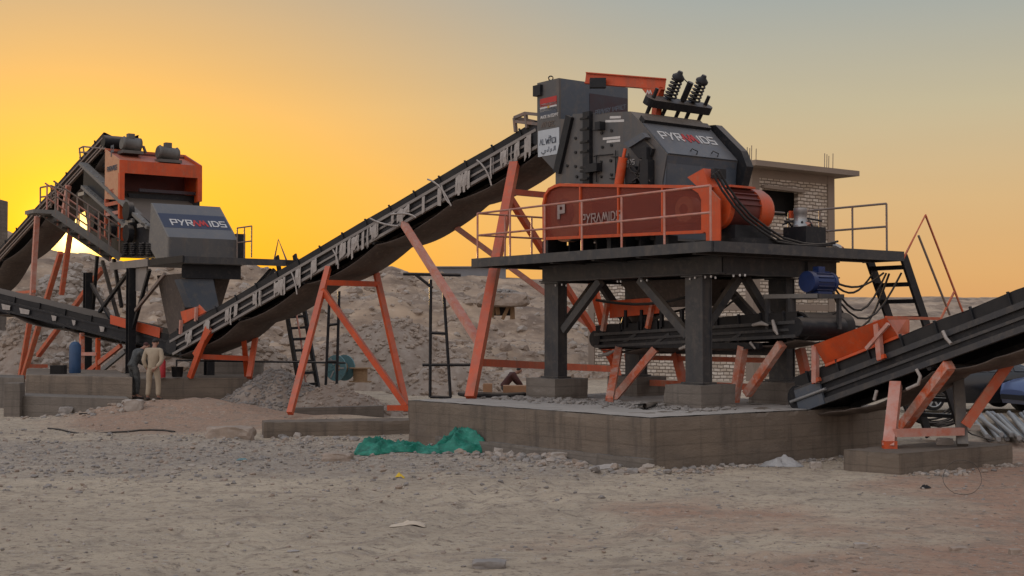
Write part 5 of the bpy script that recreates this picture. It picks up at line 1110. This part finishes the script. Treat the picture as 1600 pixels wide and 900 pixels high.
def person(label, base, rz, J, cloth, hair='hair', scale=1.0, kneel=False):
    root = thing('person', base, label, 'person'); Mx = Matrix.Rotation(rz, 3, 'Z')
    def put(nm, m_, lines, rv=0, par=root, grow=0.0, sub=2):
        vv, ee, rr = chain(lines); rr = [(r[0]+grow, r[1]+grow) if isinstance(r, tuple) else r+grow for r in rr]
        a, f = skin([V(p)*scale for p in vv], ee, [(r[0]*scale, r[1]*scale) if isinstance(r, tuple) else r*scale for r in rr], rv, sub)
        mb = MB(); mb.add([V(base)+Mx@p for p in a], f, True); return mb.build(nm, M[m_], par)
    j = J
    torso = [('pel', j['pel'], (.15, .11)), ('wai', j['wai'], (.135, .10)), ('che', j['che'], (.17, .12)), ('nk0', j['nk0'], (.075, .07)), ('nk', j['nk'], .052), ('hd0', j['hd0'], .078), ('hd1', j['hd1'], .088), ('hd2', j['hd2'], .06)]
    lines = [torso]
    for s in 'lr':
        lines.append([('che', j['che'], (.17, .12)), ('sh'+s, j['sh'+s], .062), ('el'+s, j['el'+s], .044), ('wr'+s, j['wr'+s], .030), ('pa'+s, j['pa'+s], (.040, .022))])
        lines.append([('pel', j['pel'], (.15, .11)), ('hi'+s, j['hi'+s], .088), ('kn'+s, j['kn'+s], .062), ('an'+s, j['an'+s], .040), ('to'+s, j['to'+s], .036)])
    thin = lambda k, r: (tuple(x*.70 for x in r) if isinstance(r, tuple) else r*.72) if k[:2] in ('pe', 'wa', 'ch', 'sh', 'el', 'hi', 'kn') else r
    lines = [[(k, p_, thin(k, r)) for k, p_, r in ln] for ln in lines]
    put('body', 'skin', lines)
    sh = [[('hem', V(j['pel'])+(V(j['pel'])-V(j['wai']))*.35, (.155, .125)), ('pel', j['pel'], (.16, .125)), ('wai', j['wai'], (.145, .11)), ('che', j['che'], (.18, .13)), ('nk0', j['nk0'], (.08, .075))]]
    for s in 'lr': sh.append([('che', j['che'], (.18, .13)), ('sh'+s, j['sh'+s], .075), ('el'+s, j['el'+s], .058), ('cf'+s, V(j['el'+s]).lerp(V(j['wr'+s]), .88), .046)])
    put('shirt', cloth[0], sh, grow=.008)
    tr_ = [[('wai', V(j['pel']).lerp(V(j['wai']), .35), (.15, .115)), ('pel', j['pel'], (.16, .125))]]
    for s in 'lr': tr_.append([('pel', j['pel'], (.16, .125)), ('hi'+s, j['hi'+s], .10), ('kn'+s, j['kn'+s], .075), ('cf'+s, V(j['kn'+s]).lerp(V(j['an'+s]), .93), .060)])
    put('trousers', cloth[1], tr_, grow=.006)
    for s in 'lr':
        a, t = V(j['an'+s]), V(j['to'+s]); put('shoe', 'shoe', [[('h', a+(a-t)*.3-V((0, 0, .04)), .045), ('m', a.lerp(t, .5)-V((0, 0, .02)), .048), ('t', t+(t-a)*.35, .038)]])
    h0, h1, h2 = V(j['hd0']), V(j['hd1']), V(j['hd2']); fw = V(j['face']).normalized()
    put('hair', hair, [[('a', h0.lerp(h1, .25)-fw*.035, .075), ('b', h1-fw*.03+V((0, 0, .01)), .092), ('c', h2-fw*.02+V((0, 0, .012)), .066)]])
    upv = (h2-h0).normalized(); sd_ = fw.cross(upv)
    mb = MB(); c = h1.lerp(h0, .45)
    nose = [c+fw*.088, c+fw*.112-upv*.012, c+fw*.085-upv*.03]; mb.tube([V(base)+Mx@(p*scale) for p in nose], [.010, .016, .010], 6); mb.build('nose', M['skin'], root)
    for q in (1, -1):
        mb = MB(); e = c+sd_*q*.085; mb.tube([V(base)+Mx@((e+upv*k-fw*.005)*scale) for k in (-.03, .0, .03)], [.010, .018, .012], 6); mb.build('ear', M['skin'], root)
        mb = MB(); e = c+fw*.078+sd_*q*.032+upv*.018; mb.tube([V(base)+Mx@((e+fw*k)*scale) for k in (-.008, .006)], [.012, .008], 8); mb.build('eye', M['ink'], root)
    mb = MB(); e = c+fw*.083-upv*.05; mb.tube([V(base)+Mx@((e+sd_*k)*scale) for k in (-.025, 0, .025)], [.004, .008, .004], 6); mb.build('mouth', M['maroon_cloth'], root)
    for s in 'lr':
        pa, wr = V(j['pa'+s]), V(j['wr'+s]); dr_ = (pa-wr).normalized(); sd2 = dr_.orthogonal().normalized(); nn2 = dr_.cross(sd2)
        for k, ln in enumerate((.062, .072, .068, .052)):
            b0 = pa+sd2*(k-1.5)*.019; put('finger', 'skin', [[('a', b0-dr_*.02, .009), ('b', b0+dr_*ln*.55+nn2*.008, .0085), ('c', b0+dr_*ln*.85+nn2*.03, .007)]], sub=1)
        b0 = pa-dr_*.03+sd2*.035; put('thumb', 'skin', [[('a', b0-sd2*.015, .010), ('b', b0+sd2*.018+dr_*.03, .0095), ('c', b0+sd2*.02+dr_*.055+nn2*.012, .008)]], sub=1)
    return root
stand = dict(pel=V((0,0,.92)), wai=V((.01,-.01,1.06)), che=V((.0,.02,1.30)), nk0=V((.0,.06,1.44)), nk=V((.0,.10,1.50)), hd0=V((0,.14,1.54)), hd1=V((0,.17,1.62)), hd2=V((0,.185,1.69)), face=V((0,1,-.55)),
  shl=V((-.21,.02,1.38)), ell=V((-.27,-.04,1.10)), wrl=V((-.18,.02,.86)), pal=V((-.17,.05,.79)), shr=V((.21,.02,1.38)), elr=V((.27,-.06,1.10)), wrr=V((.14,-.17,.90)), par=V((.08,-.19,.84)),
  hil=V((-.10,0,.86)), knl=V((-.13,.03,.48)), anl=V((-.15,-.02,.09)), tol=V((-.17,.14,.045)), hir=V((.10,0,.86)), knr=V((.13,.05,.48)), anr=V((.14,.02,.09)), tor=V((.17,.17,.045)))
w0_ = onz(239, 625, .0); wy = 36.8
def foot(px, py, Y): p = at(px, py, Y); return V((p.x, p.y, gz(p.x, p.y)))
b0 = foot(239, 626, 36.6); p = at(239, 626, 36.6); b0.z = p.z
person('worker in beige shirt and trousers standing with one hand behind his back', b0, R(-6), stand, ('beige_cloth', 'beige_cloth'), scale=.97)
bent = dict(pel=V((0,-.12,.70)), wai=V((.0,-.02,.84)), che=V((.0,.16,1.03)), nk0=V((.0,.25,1.10)), nk=V((.0,.30,1.13)), hd0=V((0,.34,1.14)), hd1=V((0,.40,1.20)), hd2=V((0,.43,1.27)), face=V((0,1,-.5)),
  shl=V((-.20,.17,1.06)), ell=V((-.27,.30,.82)), wrl=V((-.12,.45,.70)), pal=V((-.08,.52,.68)), shr=V((.20,.17,1.06)), elr=V((.27,.32,.84)), wrr=V((.10,.46,.72)), par=V((.06,.53,.70)),
  hil=V((-.10,-.10,.64)), knl=V((-.20,.20,.46)), anl=V((-.17,-.06,.09)), tol=V((-.19,.10,.045)), hir=V((.10,-.10,.64)), knr=V((.20,.18,.46)), anr=V((.17,-.06,.09)), tor=V((.19,.10,.045)))
lean = dict(stand); lean.update(wai=V((0,.03,1.05)), che=V((0,.14,1.24)), nk0=V((0,.22,1.34)), nk=V((0,.27,1.38)), hd0=V((0,.31,1.39)), hd1=V((0,.37,1.44)), hd2=V((0,.41,1.50)), face=V((0,1,-.9)), shl=V((-.20,.14,1.29)), shr=V((.20,.14,1.29)), ell=V((-.25,.22,1.03)), wrl=V((-.14,.40,.92)), pal=V((-.11,.47,.90)), elr=V((.25,.22,1.03)), wrr=V((.14,.40,.94)), par=V((.10,.47,.92)), pel=V((0,-.06,.90)))
b1 = at(209, 624, 37.0)
person('worker in dark camouflage stooping beside the beige clothed worker', b1, R(-50), lean, ('dark_cloth', 'dark_cloth'), 'maroon_cloth', 1.0)
b2 = onz(793, 617, .93); b2 = V((at(793, 617, 40).x, 40, .10))
person('small crouching worker in dark clothes bent over beside the tall orange leg', b2, R(-80), bent, ('maroon_cloth', 'dark_cloth'), scale=.92)

# ---------------------------------------------------------------- gas bottles
def bottle(c, r, h, m_, label):
    root = thing('gas_cylinder', c, label, 'gas cylinder'); mb = MB(); c = V(c)
    mb.tube([c+UP*z for z in (0, .03, h*.82, h*.9, h*.94)], [r*.96, r, r, r*.7, r*.35], 18); mb.build('body', M[m_], root)
    mb = MB(); mb.tube([c+UP*z for z in (h*.93, h*.97, h)], [r*.3, r*.2, r*.2], 10); mb.build('valve', M['pipe_metal'], root)
    mb = MB(); mb.tube([c+UP*(h*.9)+V((math.cos(k*.785)*r*.6, math.sin(k*.785)*r*.6, 0)) for k in range(9)], .015, 5); mb.build('collar', M[m_], root)
p = onz(117, 583, 1.12); bottle(p, .17, .98, 'blue_bottle', 'tall dark blue gas cylinder standing on the left foundation')
p = at(254, 590, 38.6); bottle(p, .085, .55, 'red_bottle', 'small red gas cylinder behind the beige clothed worker')
p = at(277, 589, 38.8); mb = MB(); mb.tube([p, p+UP*.02, p+UP*.28, p+UP*.29], [.13, .15, .17, .2], 14); one(mb, 'bucket', M['black_steel'], 'dark bucket on the foundation right of the red cylinder', 'bucket')
p = at(90, 580, 39.2); mb = MB(); mb.box(p, (.17, 0, 0), (0, .15, 0), (0, 0, .17)); mb.box(p+V((.2, 0, 0)), (.02, 0, 0), (0, .15, 0), (0, 0, .17)); one(mb, 'crate', M['dark_void'], 'dark open crate on the foundation left of the blue cylinder', 'crate')

# ---------------------------------------------------------------- thin black pipe frames
def pipeframe(label, segs, Y, r=.045):
    root = thing('scaffold', at(*segs[0][1], Y), label, 'frame', 'thin black pipe frames')
    for a, c in segs: mb = MB(); mb.tube([at(*a, Y), at(*c, Y)], r, 6); mb.build('pipe', M['black_steel'], root)
pipeframe('thin black pipe frame with a roof bar between the two orange trestles', [((673,437),(672,621)), ((692,434),(704,621)), ((630,428),(720,430)), ((672,520),(696,521)), ((660,570),(740,570)), ((648,428),(676,450)), ((672,620),(705,621))], 33.5, .04)
pipeframe('thin black ladder frame behind the middle orange trestle', [((515,458),(509,602)), ((530,455),(526,605)), ((513,508),(528,506)), ((511,565),(527,565))], 40, .045)
pipeframe('long thin black pipe rail at ankle height behind the ladder stair', [((276,562),(276,590)), ((276,563),(540,567))], 40.5, .03)
mb = MB(); mb.tube([at(859, 430, 33), at(852, 592, 32.5)], .035, 6); one(mb, 'pipe_post', M['black_steel'], 'single thin black pipe standing left of the platform column', 'pipe')
# cable spools
c = at(524, 575, 46); root = thing('cable_spool', c-UP*.45, 'dusty teal cable spool behind the middle orange trestle', 'cable spool', 'cable spools')
for k in (0, 1):
    q = c+V((.25*k, .35*k, 0)); ax2 = V((.5, .85, 0)).normalized(); mb = MB(); mb.tube([q, q+ax2*.05], .44, 28); fl3 = mb.build('flange', M['teal'], root)
    if k == 0:
        for i in range(9): a_ = i*.698; o_ = (V((-.85, .5, 0))*math.cos(a_)*-1+UP*math.sin(a_)); mb = MB(); mb.bar(q+o_*.12-ax2*.012, q+o_*.38-ax2*.012, .05, .02, up=ax2); mb.build('plank', M['alu' if i % 3 == 0 else 'teal'], fl3)
mb = MB(); mb.tube([c, c+V((.25, .4, 0))], .20, 18); mb.build('drum', M['wood'], root)
c = at(563, 597, 46); root = thing('cable_spool', c, 'small wooden cable spool lying beside the teal one', 'cable spool', 'cable spools')
mb = MB(); mb.tube([c, c+UP*.45], .24, 18); mb.build('drum', M['wood'], root)
for z in (0, .45): mb = MB(); mb.tube([c+UP*z, c+UP*(z+.04)], .38, 20); mb.build('flange', M['wood'], root)
# things by the tall orange leg
mb = MB(); p = at(815, 612, 37); mb.box(p-UP*.2, (.50, 0, 0), (0, .3, 0), (0, 0, .37)); one(mb, 'cardboard_box', M['card'], 'brown cardboard box behind the crouching worker', 'box', bevel=.01)
mb = MB(); p = at(762, 610, 36.2); mb.box(p-UP*.2, (.12, 0, 0), (0, .3, 0), (0, 0, .38)); one(mb, 'cardboard_box', M['card'], 'small brown carton left of the crouching worker', 'box', bevel=.01)
mb = MB(); mb.tube([onz(718, 615, .97), onz(735, 617, .96), onz(790, 618, .96), onz(820, 616, .97)], [.05, .07, .06, .05], 8); one(mb, 'rubber_roll', M['rubber'], 'black rubber roll lying by the foot of the tall orange leg', 'roll')
mb = MB(); mb.tube([onz(992, 634, .93), onz(1008, 635, .97), onz(1024, 632, .93)], [.03, .06, .05], 7); one(mb, 'rubber_strip', M['rubber'], 'black rubber strip on the concrete between the two front pedestals', 'strip')
# broken slab on props, far behind the tall trestle
root = thing('rock_shelter', at(785, 498, 70), 'rubble covered slab on leaning wooden props in the quarry behind the tall trestle', 'shelter')
c = at(785, 470, 70); mb = big_rock(c+UP*.05, 1.0, (1.35, .9, .45), 5); mb.build('slab', M['rock'], root)
st_ = MB()
for k in range(260): rnd = random.Random(k); a_, s_ = rnd.uniform(0, 6.3), rnd.random()**.5; stone(st_, c+V((math.cos(a_)*1.15*s_, math.sin(a_)*.8*s_, .05+.5*(1-s_*s_)**.5)), rnd.uniform(.05, .14), n=k)
so = st_.build('loose_stones', M['rock_grey'], root); so['kind'] = 'stuff'
for a, e in (((770, 476), (768, 496)), ((795, 478), (785, 499)), ((800, 478), (801, 499)), ((776, 478), (778, 492))): leg(root, at(*a, 70), at(*e, 70), 'wood', .18, 'prop')
mb = MB(); mb.box(at(781, 484, 70.3), (.55, 0, 0), (0, .3, 0), (0, 0, .3)); mb.build('dark_beam', M['dark_void'], root)

# more of the gear hung under the crusher deck
for k, (u0, v0, z0, u1, v1, z1, r_) in enumerate(((1.9, 1.7, 3.1, 5.2, 1.75, 3.0, .03), (2.6, 3.0, 3.2, 5.2, 3.1, 2.7, .025), (.9, 1.6, 3.0, 2.4, 2.0, 2.75, .02))):
    a, e = P.w(u0, v0, z0), P.w(u1, v1, z1); mb = MB(); mb.tube([a.lerp(e, i/8)-UP*.16*math.sin(math.pi*i/8) for i in range(9)], r_, 6)
    one(mb, 'hose', M['rubber'], ['black hose slung along the front underside of the crusher deck', 'thin black hose slung along the rear underside of the crusher deck', 'short black hose hanging beside the near platform column'][k], 'hose')
for k, (u, v) in enumerate(((4.7, 2.16), (4.2, 2.16), (3.6, 2.16), (3.0, 2.16))):
    leg(tc_, P.w(u, v, 2.42), P.w(u, v, 2.78), 'black_steel', .07, 'skirt_bracket')
leg(tc_, P.w(5.4, 2.2, 2.05), P.w(.9, 2.2, 2.05), 'black_steel', .12, 'lower_chord'); leg(tc_, P.w(5.3, 3.3, 1.75), P.w(1.5, 3.3, 1.75), 'orange_dusty', .10, 'cross_beam')
for u in (4.9, 3.9, 2.9, 1.9): leg(tc_, P.w(u, 2.2, 2.05), P.w(u-.5, 2.2, 2.28), 'steel_dark', .06, 'lattice_bar')

# ---------------------------------------------------------------- cars
def car(label, org, rz, paint, L_=4.5, W_=.9, H_=1.5):
    root = thing('parked_car', org, label, 'car', 'cars parked behind the right conveyor'); Mx = Matrix.Rotation(rz, 3, 'Z'); T_ = lambda x, y, z: V(org)+Mx@V((x, y, z))
    # stations along the length: x, sill, belt, roof, half width at belt, half width at roof (front at -x)
    S = [(-2.25,.42,.62,.64,.62,.55), (-2.12,.26,.80,.82,.76,.66), (-1.6,.22,.93,.96,.88,.74), (-1.0,.22,1.0,1.04,W_,.74), (-.35,.2,1.03,1.42,W_,.64), (.3,.2,1.04,H_,W_,.66), (1.1,.2,1.06,H_-.03,W_,.65), (1.75,.22,1.07,H_-.2,.87,.62), (2.1,.28,1.03,1.08,.80,.66), (2.22,.42,.75,.78,.66,.6)]
    rows = []
    for x, s, b_, r_, wb, wr in S:
        x *= L_/4.5; rows.append([T_(x, -wb*.92, s), T_(x, -wb, (s+b_)/2), T_(x, -wb*.99, b_-.06), T_(x, -wb*.96, b_), T_(x, -wr-.03, r_-.05), T_(x, -wr*.8, r_), T_(x, 0, r_+.02), T_(x, wr*.8, r_), T_(x, wr+.03, r_-.05), T_(x, wb*.96, b_), T_(x, wb*.99, b_-.06), T_(x, wb, (s+b_)/2), T_(x, wb*.92, s)])
    mb = MB(); mb.sheet(rows); 
    for r_ in (rows[0], rows[-1]): mb.add(r_, [tuple(range(13))])
    mb.add([p for r_ in rows for p in (r_[0], r_[-1])], [(2*i, 2*i+1, 2*i+3, 2*i+2) for i in range(len(rows)-1)])
    body = mb.build('body', M[paint], root)
    def quad(nm, pts, m_, par): mb = MB(); pts = [V(p) for p in pts]; n = (pts[1]-pts[0]).cross(pts[2]-pts[0]).normalized(); mb.prism([p+n*.004 for p in pts], n*.012); return mb.build(nm, M[m_], par)
    k = L_/4.5
    for s in (-1, 1):
        f = lambda x, t: (lambda i: None)(0)
        def side(i, j, t0=.12, t1=.85):
            a0, a1 = rows[i][3 if s < 0 else 9], rows[i][4 if s < 0 else 8]; c0, c1 = rows[j][3 if s < 0 else 9], rows[j][4 if s < 0 else 8]
            q = [a0.lerp(a1, t0), c0.lerp(c1, t0), c0.lerp(c1, t1), a0.lerp(a1, t1)]
            q = [q[0].lerp(q[1], .05), q[1].lerp(q[0], .05), q[2].lerp(q[3], .05), q[3].lerp(q[2], .05)]
            return q if s < 0 else [q[1], q[0], q[3], q[2]]
        quad('side_window', side(4, 5), 'glass', body); quad('side_window', side(5, 6), 'glass', body); quad('side_window', side(6, 7), 'glass', body)
        quad('headlight', ([T_(-2.16*k, s*.44, .66), T_(-2.10*k, s*.72, .68), T_(-2.08*k, s*.72, .80), T_(-2.13*k, s*.44, .79)] if s > 0 else [T_(-2.10*k, s*.72, .68), T_(-2.16*k, s*.44, .66), T_(-2.13*k, s*.44, .79), T_(-2.08*k, s*.72, .80)]), 'lamp_glass', body)
        for xw in (-1.38*k, 1.36*k):
            mb = MB(); a = T_(xw, s*(W_-.19), .33); e = T_(xw, s*(W_+.02), .33); axw = (e-a).normalized()
            mb.tube([a, a+axw*.01, e-axw*.02, e], [.31, .33, .33, .30], 26); wh = mb.build('wheel', M['tyre'], root)
            mb = MB(); mb.tube([e+axw*.002, e+axw*.008], .055, 12); mb.build('hub', M['alu'], wh)
            for i in range(6): a_ = i*math.pi/3; o_ = (Mx@V((math.cos(a_), 0, 0)))+UP*math.sin(a_); mb = MB(); mb.bar(e+o_*.05+axw*.006, e+o_*.22+axw*.006, .05, .016, up=axw); mb.build('spoke', M['alu'], wh)
            mb = MB(); mb.tube([e+axw*.008+((Mx@V((math.cos(t*.2618), 0, 0)))+UP*math.sin(t*.2618))*.225 for t in range(25)], .02, 5, False); mb.build('rim', M['alu'], wh)
    quad('windscreen', [rows[4][4].lerp(rows[3][4], .92), rows[4][8].lerp(rows[3][8], .92), rows[4][8].lerp(rows[3][8], .08), rows[4][4].lerp(rows[3][4], .08)][::-1], 'glass', body)
    mb = MB(); mb.box(T_(-2.25*k, 0, .45), Mx@V((.03, 0, 0)), Mx@V((0, .55, 0)), UP*.07); mb.build('bumper_grille', M['tyre'], body)
    return root
g1_ = onz(1590, 646, .08)
car('slate blue car cut off by the right photo edge', V((g1_.x+2.0, g1_.y+.4, .08)), R(12), 'car_blue', 4.4, .9, 1.55)
car('black car parked behind the right conveyor legs', V((onz(1500, 640, .1).x+.35, onz(1500, 640, .1).y+.5, .1)), R(4), 'car_black', 4.3, .88, 1.42)
# pipes, coil, block by the cars
rnd = random.Random(5)
for i in range(16):
    x = 1508+6.5*i+rnd.uniform(-4, 4); p = onz(x, 646+rnd.uniform(-2, 3), .12+.07*(i % 3)); q = onz(x+34+rnd.uniform(-8, 8), 682+rnd.uniform(-4, 5), .06+.07*(i % 3))
    mb = MB(); mb.tube([p, q], .05, 8); one(mb, 'metal_pipe', M['pipe_metal'], 'loose grey metal pipe in the pile behind the right footing', 'pipe', 'grey metal pipes piled behind the right footing')
rc = V(onz(1468, 668, .2)); rc.y += .4; rc.z = .75; mbs = []
for i in range(9):
    r_ = .42+.03*(i % 4); cc = rc+V((.05*(i-4)*.6, .12*math.sin(i*2), -.03*i)); ph = i*.7; mb = MB()
    pts = [cc+V((math.cos(t*.262)*r_*1.25, math.sin(t*.262)*.12+.05*math.sin(t+ph), math.sin(t*.262)*r_*(.75+.1*math.sin(ph)))) for t in range(25)]
    mb.tube(pts, .025, 6, False); mbs.append(mb)
al = MB()
rootc = thing('cable_coil', rc-UP*.5, 'hanging coil of black cables behind the right conveyor leg', 'cable coil')
for mb in mbs: mb.build('cable_turn', M['rubber'], rootc)
for k, (x, y) in enumerate(((1520, 668), (1476, 690))): mb = big_rock(onz(x, y, .42), .11, (1.3, .8, .7), k+3); one(mb, 'rock', M['rock_pale'], ['pale stone lying behind the far leg of the right conveyor', 'pale stone lying on the right footing under the cable coil'][k], 'rock')
mb = MB(); p = onz(1455, 672, .3); mb.tube([p, p+V((.5, .1, .15)), p+V((.9, .2, -.1)), p+V((1.3, 0, -.22))], .016, 5); one(mb, 'thin_cable', M['rubber'], 'thin black cable trailing on the right footing', 'cable')

# ---------------------------------------------------------------- green tarp
def tarp():
    a, c = onz(553, 712, .02), onz(758, 703, .02); d = c-a; n2 = V((-d.y, d.x, 0)).normalized(); rows = []
    for i in range(130):
        t = i/129; hgt = .20+.12*math.exp(-((t-.13)/.14)**2)+.36*math.exp(-((t-.84)/.16)**2)+.05*math.sin(t*20)*t; wd = .34+.18*math.exp(-((t-.85)/.2)**2)+.06*fbm(t*4, 2, 1, 2)
        k = min(1, t*14, (1-t)*12)**.6; row = []
        for j in range(50):
            s = j/49; yv = (s-.5)*2*wd*k; rid = 1-abs(math.sin(s*8+t*5+5*fbm(t*3.2, s*1.2, 3, 2)))**.7; arch = max(0, 1-(2*s-1)**2)**.45
            z = (hgt*arch*(.45+.55*rid)+.13*(.3-abs(fbm(t*4+s*1.5, s*5, 4, 2)))*arch+.05*(.25-abs(fbm(t*13-s*8, s*9+t*4, 8, 2)))*arch)*k
            p = a+d*t+n2*(yv+.08*fbm(t*6, 0, 7, 2)); row.append(V((p.x, p.y, max(gz(p.x, p.y)+.008, gz(p.x, p.y)+z))))
        rows.append(row)
    mb = MB(); mb.sheet(rows, -UP*.004); return one(mb, 'tarp', M['tarp'], 'crumpled green tarpaulin lying against the foundation block', 'tarp')
tarp()
# ---------------------------------------------------------------- rocks, litter and gravel
for k, (x, y, r_, sq, m_, lb_) in enumerate(((360, 688, .52, (1.0, .6, .42), 'rock', 'large flat brown rock lying in front of the dug earth'), (210, 641, .26, (.9, .6, .75), 'rock_pale', 'pale rock on the dug earth below the workers'), (527, 718, .22, (1.3, .8, .5), 'rock', 'brown rock left of the green tarpaulin'), (345, 686, .22, (1.5, .9, .4), 'rock', 'low brown rock at the left side of the large flat rock'),
     (105, 655, .2, (1, .8, .7), 'rock_grey', 'grey rock at the foot of the left foundation plinth'), (735, 708, .18, (1.2, .8, .7), 'rock_pale', 'pale rock at the right end of the green tarpaulin'), (790, 712, .17, (1.4, .8, .6), 'rock_pale', 'pale rock by the foundation plinth right of the tarpaulin'), (880, 724, .16, (1.5, .8, .6), 'rock_pale', 'pale rock below the middle of the foundation plinth'),
     (1274, 733, .10, (1, .8, .8), 'rock_pale', 'small pale stone at the foundation foot left of the right footing'), (765, 889, .13, (1.3, .8, .45), 'rock_grey', 'grey stone in the bare foreground near the bottom edge'), (1498, 862, .07, (1.3, .9, .7), 'rock', 'reddish stone in the right foreground'), (1345, 860, .06, (1.3, .9, .6), 'rock_pale', 'small pale stone in the right foreground'), (1586, 864, .06, (1.1, .9, .8), 'rock', 'dark stone at the right edge of the foreground'))):
    p = onz(x, y, 0); p = V((p.x, p.y, gz(p.x, p.y)+r_*sq[2]*.45))
    if k in (1, 4): p = at(x, y-4, 34.6 if k == 1 else 36.4); p.z = max(p.z, gz(p.x, p.y)+.1)
    one(big_rock(p, r_, sq, k*7+1), 'rock', M[m_], lb_, 'rock')
def crumple(c, sx, sy, h, seed):
    rows = []
    for i in range(18):
        row = []
        for j in range(14):
            s, t = i/17*2-1, j/13*2-1; k = max(0, 1-s*s)*max(0, 1-t*t); x, y = c[0]+s*sx*(1+.2*fbm(t*2, seed, 1, 2)), c[1]+t*sy*(1+.2*fbm(s*2, seed, 5, 2))
            row.append(V((x, y, gz(x, y)+.012+h*k*max(.05, .7+.9*fbm(s*1.6, t*1.6, seed, 2)))))
        rows.append(row)
    mb = MB(); mb.sheet(rows, -UP*.004, False); return mb
for x, y, sx, sy, h, m_, nm, lb_, ct in ((637, 823, .20, .13, .05, 'paper', 'paper_scrap', 'pale crumpled paper lying alone in the foreground', 'paper'), (955, 734, .36, .22, .09, 'film', 'plastic_sheet', 'torn white plastic sheet below the near corner of the foundation block', 'plastic sheet'), (1000, 730, .22, .2, .12, 'film', 'plastic_sheet', 'smaller crumpled plastic at the very corner of the foundation block', 'plastic sheet'),
      (1218, 728, .36, .25, .17, 'clear_bag', 'plastic_bag', 'grey crumpled plastic bag against the right side of the foundation block', 'plastic bag'), (625, 748, .07, .06, .06, 'yellow', 'litter', 'small yellow litter in front of the green tarpaulin', 'litter'), (378, 722, .09, .06, .04, 'teal', 'litter', 'small pale blue litter on the gravel left of the tarpaulin', 'litter'), (458, 864, .06, .05, .02, 'film', 'litter', 'small white litter flake in the left foreground', 'litter'), (1446, 764, .07, .04, .06, 'tyre', 'litter', 'small black litter beside the thin wire loop', 'litter')):
    p = onz(x, y, 0); one(crumple(p, sx, sy, h, x*.1), nm, M[m_], lb_, ct)
p = onz(1505, 775, 0); mb = MB(); pts = [V((p.x+math.cos(t*.26)*.27, p.y+.12*math.sin(t*.26), gz(p.x, p.y)+.03+.22*(1+math.sin(t*.26)))) for t in range(25)]
mb.tube([p+V((.05*noise.noise(p*3), 0, .05*noise.noise(p*4))) for p in pts], .004, 5, False); one(mb, 'wire_loop', M['rubber'], 'thin dark wire loop standing up from the ground at the right', 'wire')
mb = MB(); mb.tube([V((q.x, q.y, gz(q.x, q.y)+.02)) for q in [onz(75+i*18, 672+6*math.sin(i*.5)+i*.8, .0) for i in range(12)]], .022, 5); one(mb, 'hose', M['rubber'], 'thin dark hose lying on the grey gravel at the left', 'hose')
mb = MB(); p = onz(125, 655, .1); mb.bar(V((p.x, p.y, gz(p.x, p.y)+.03)), V((p.x+.7, p.y-.1, gz(p.x, p.y)+.05)), .12, .04); one(mb, 'plank', M['dark_void'], 'short dark plank on the earth left of the workers', 'plank')
# loose gravel: ground cover nobody could count
gr = {'rock_grey': MB(), 'rock': MB(), 'rock_pale': MB()}; rnd = random.Random(77)
ks = list(gr)
for i in range(6500):
    x, y = rnd.uniform(-13, 3), rnd.gauss(25.5, 3.0)
    if y < 18 or P.loc(V((x, y, 0)))[1] > -2.1 and -.6 < P.loc(V((x, y, 0)))[0] < 7.2: continue
    r_ = .009+.045*rnd.random()**4; stone(gr[rnd.choices(ks, (7, 3, 1))[0]], (x, y, gz(x, y)+r_*.2), r_, (1.3, 1, .7), i)
for i in range(5500):
    y = 9+24*rnd.random()**1.3; x = rnd.uniform(-.42, .42)*y
    r_ = .006+.024*rnd.random()**4; stone(gr[rnd.choices(ks, (3, 4, 2))[0]], (x, y, gz(x, y)+r_*.2), r_, (1.3, 1, .65), i+9000)
def along(a, c, n_, spread, r0, r1):
    for i in range(n_):
        q = V(a).lerp(V(c), rnd.random())
        if noise.noise(q*1.1) < -.05 and rnd.random() < .85: continue
        q += V((rnd.gauss(0, spread*1.4), rnd.gauss(0, spread*1.4), 0)); r_ = r0+(r1-r0)*rnd.random()**3
        stone(gr[rnd.choices(ks, (3, 4, 3))[0]], (q.x, q.y, gz(q.x, q.y)+r_*.2), r_, (1.3, 1, .75), i+20000)
along(P.w(6.5, -2.35, 0), P.w(-.7, -2.35, 0), 700, .20, .015, .10); along(P.w(-.75, -2.2, 0), P.w(-.75, 3.2, 0), 300, .14, .015, .07)
along(F2.w(-.1, 0, 0), F2.w(-.1, 3, 0), 350, .15, .015, .07); along(at(30, 660, 36), at(230, 662, 35), 260, .35, .015, .09); along(at(410, 692, 29.5), at(630, 690, 29.5), 350, .25, .02, .11)
for k_, mb in gr.items():
    o = mb.build('gravel', M[k_], loc=(0, 0, 0)); tag(o, {'rock_grey': 'grey gravel scattered over the ground before the plant', 'rock': 'brown pebbles scattered over the sandy ground', 'rock_pale': 'pale stone chips scattered over the sandy ground'}[k_], 'gravel', kind='stuff')
# rubble and spilled mortar on the foundation top
rb = MB()
for i in range(420):
    u_, v_ = rnd.uniform(.2, 6.6), rnd.gauss(.25, .35); r_ = .015+.07*rnd.random()**3; stone(rb, P.w(u_, max(-1.5, v_), .925), r_, (1.3, 1, .6), i+40000)
o = rb.build('rubble', M['rock_grey'], loc=(0, 0, 0)); tag(o, 'grey rubble strewn on top of the foundation block around the pedestals', 'rubble', kind='stuff')
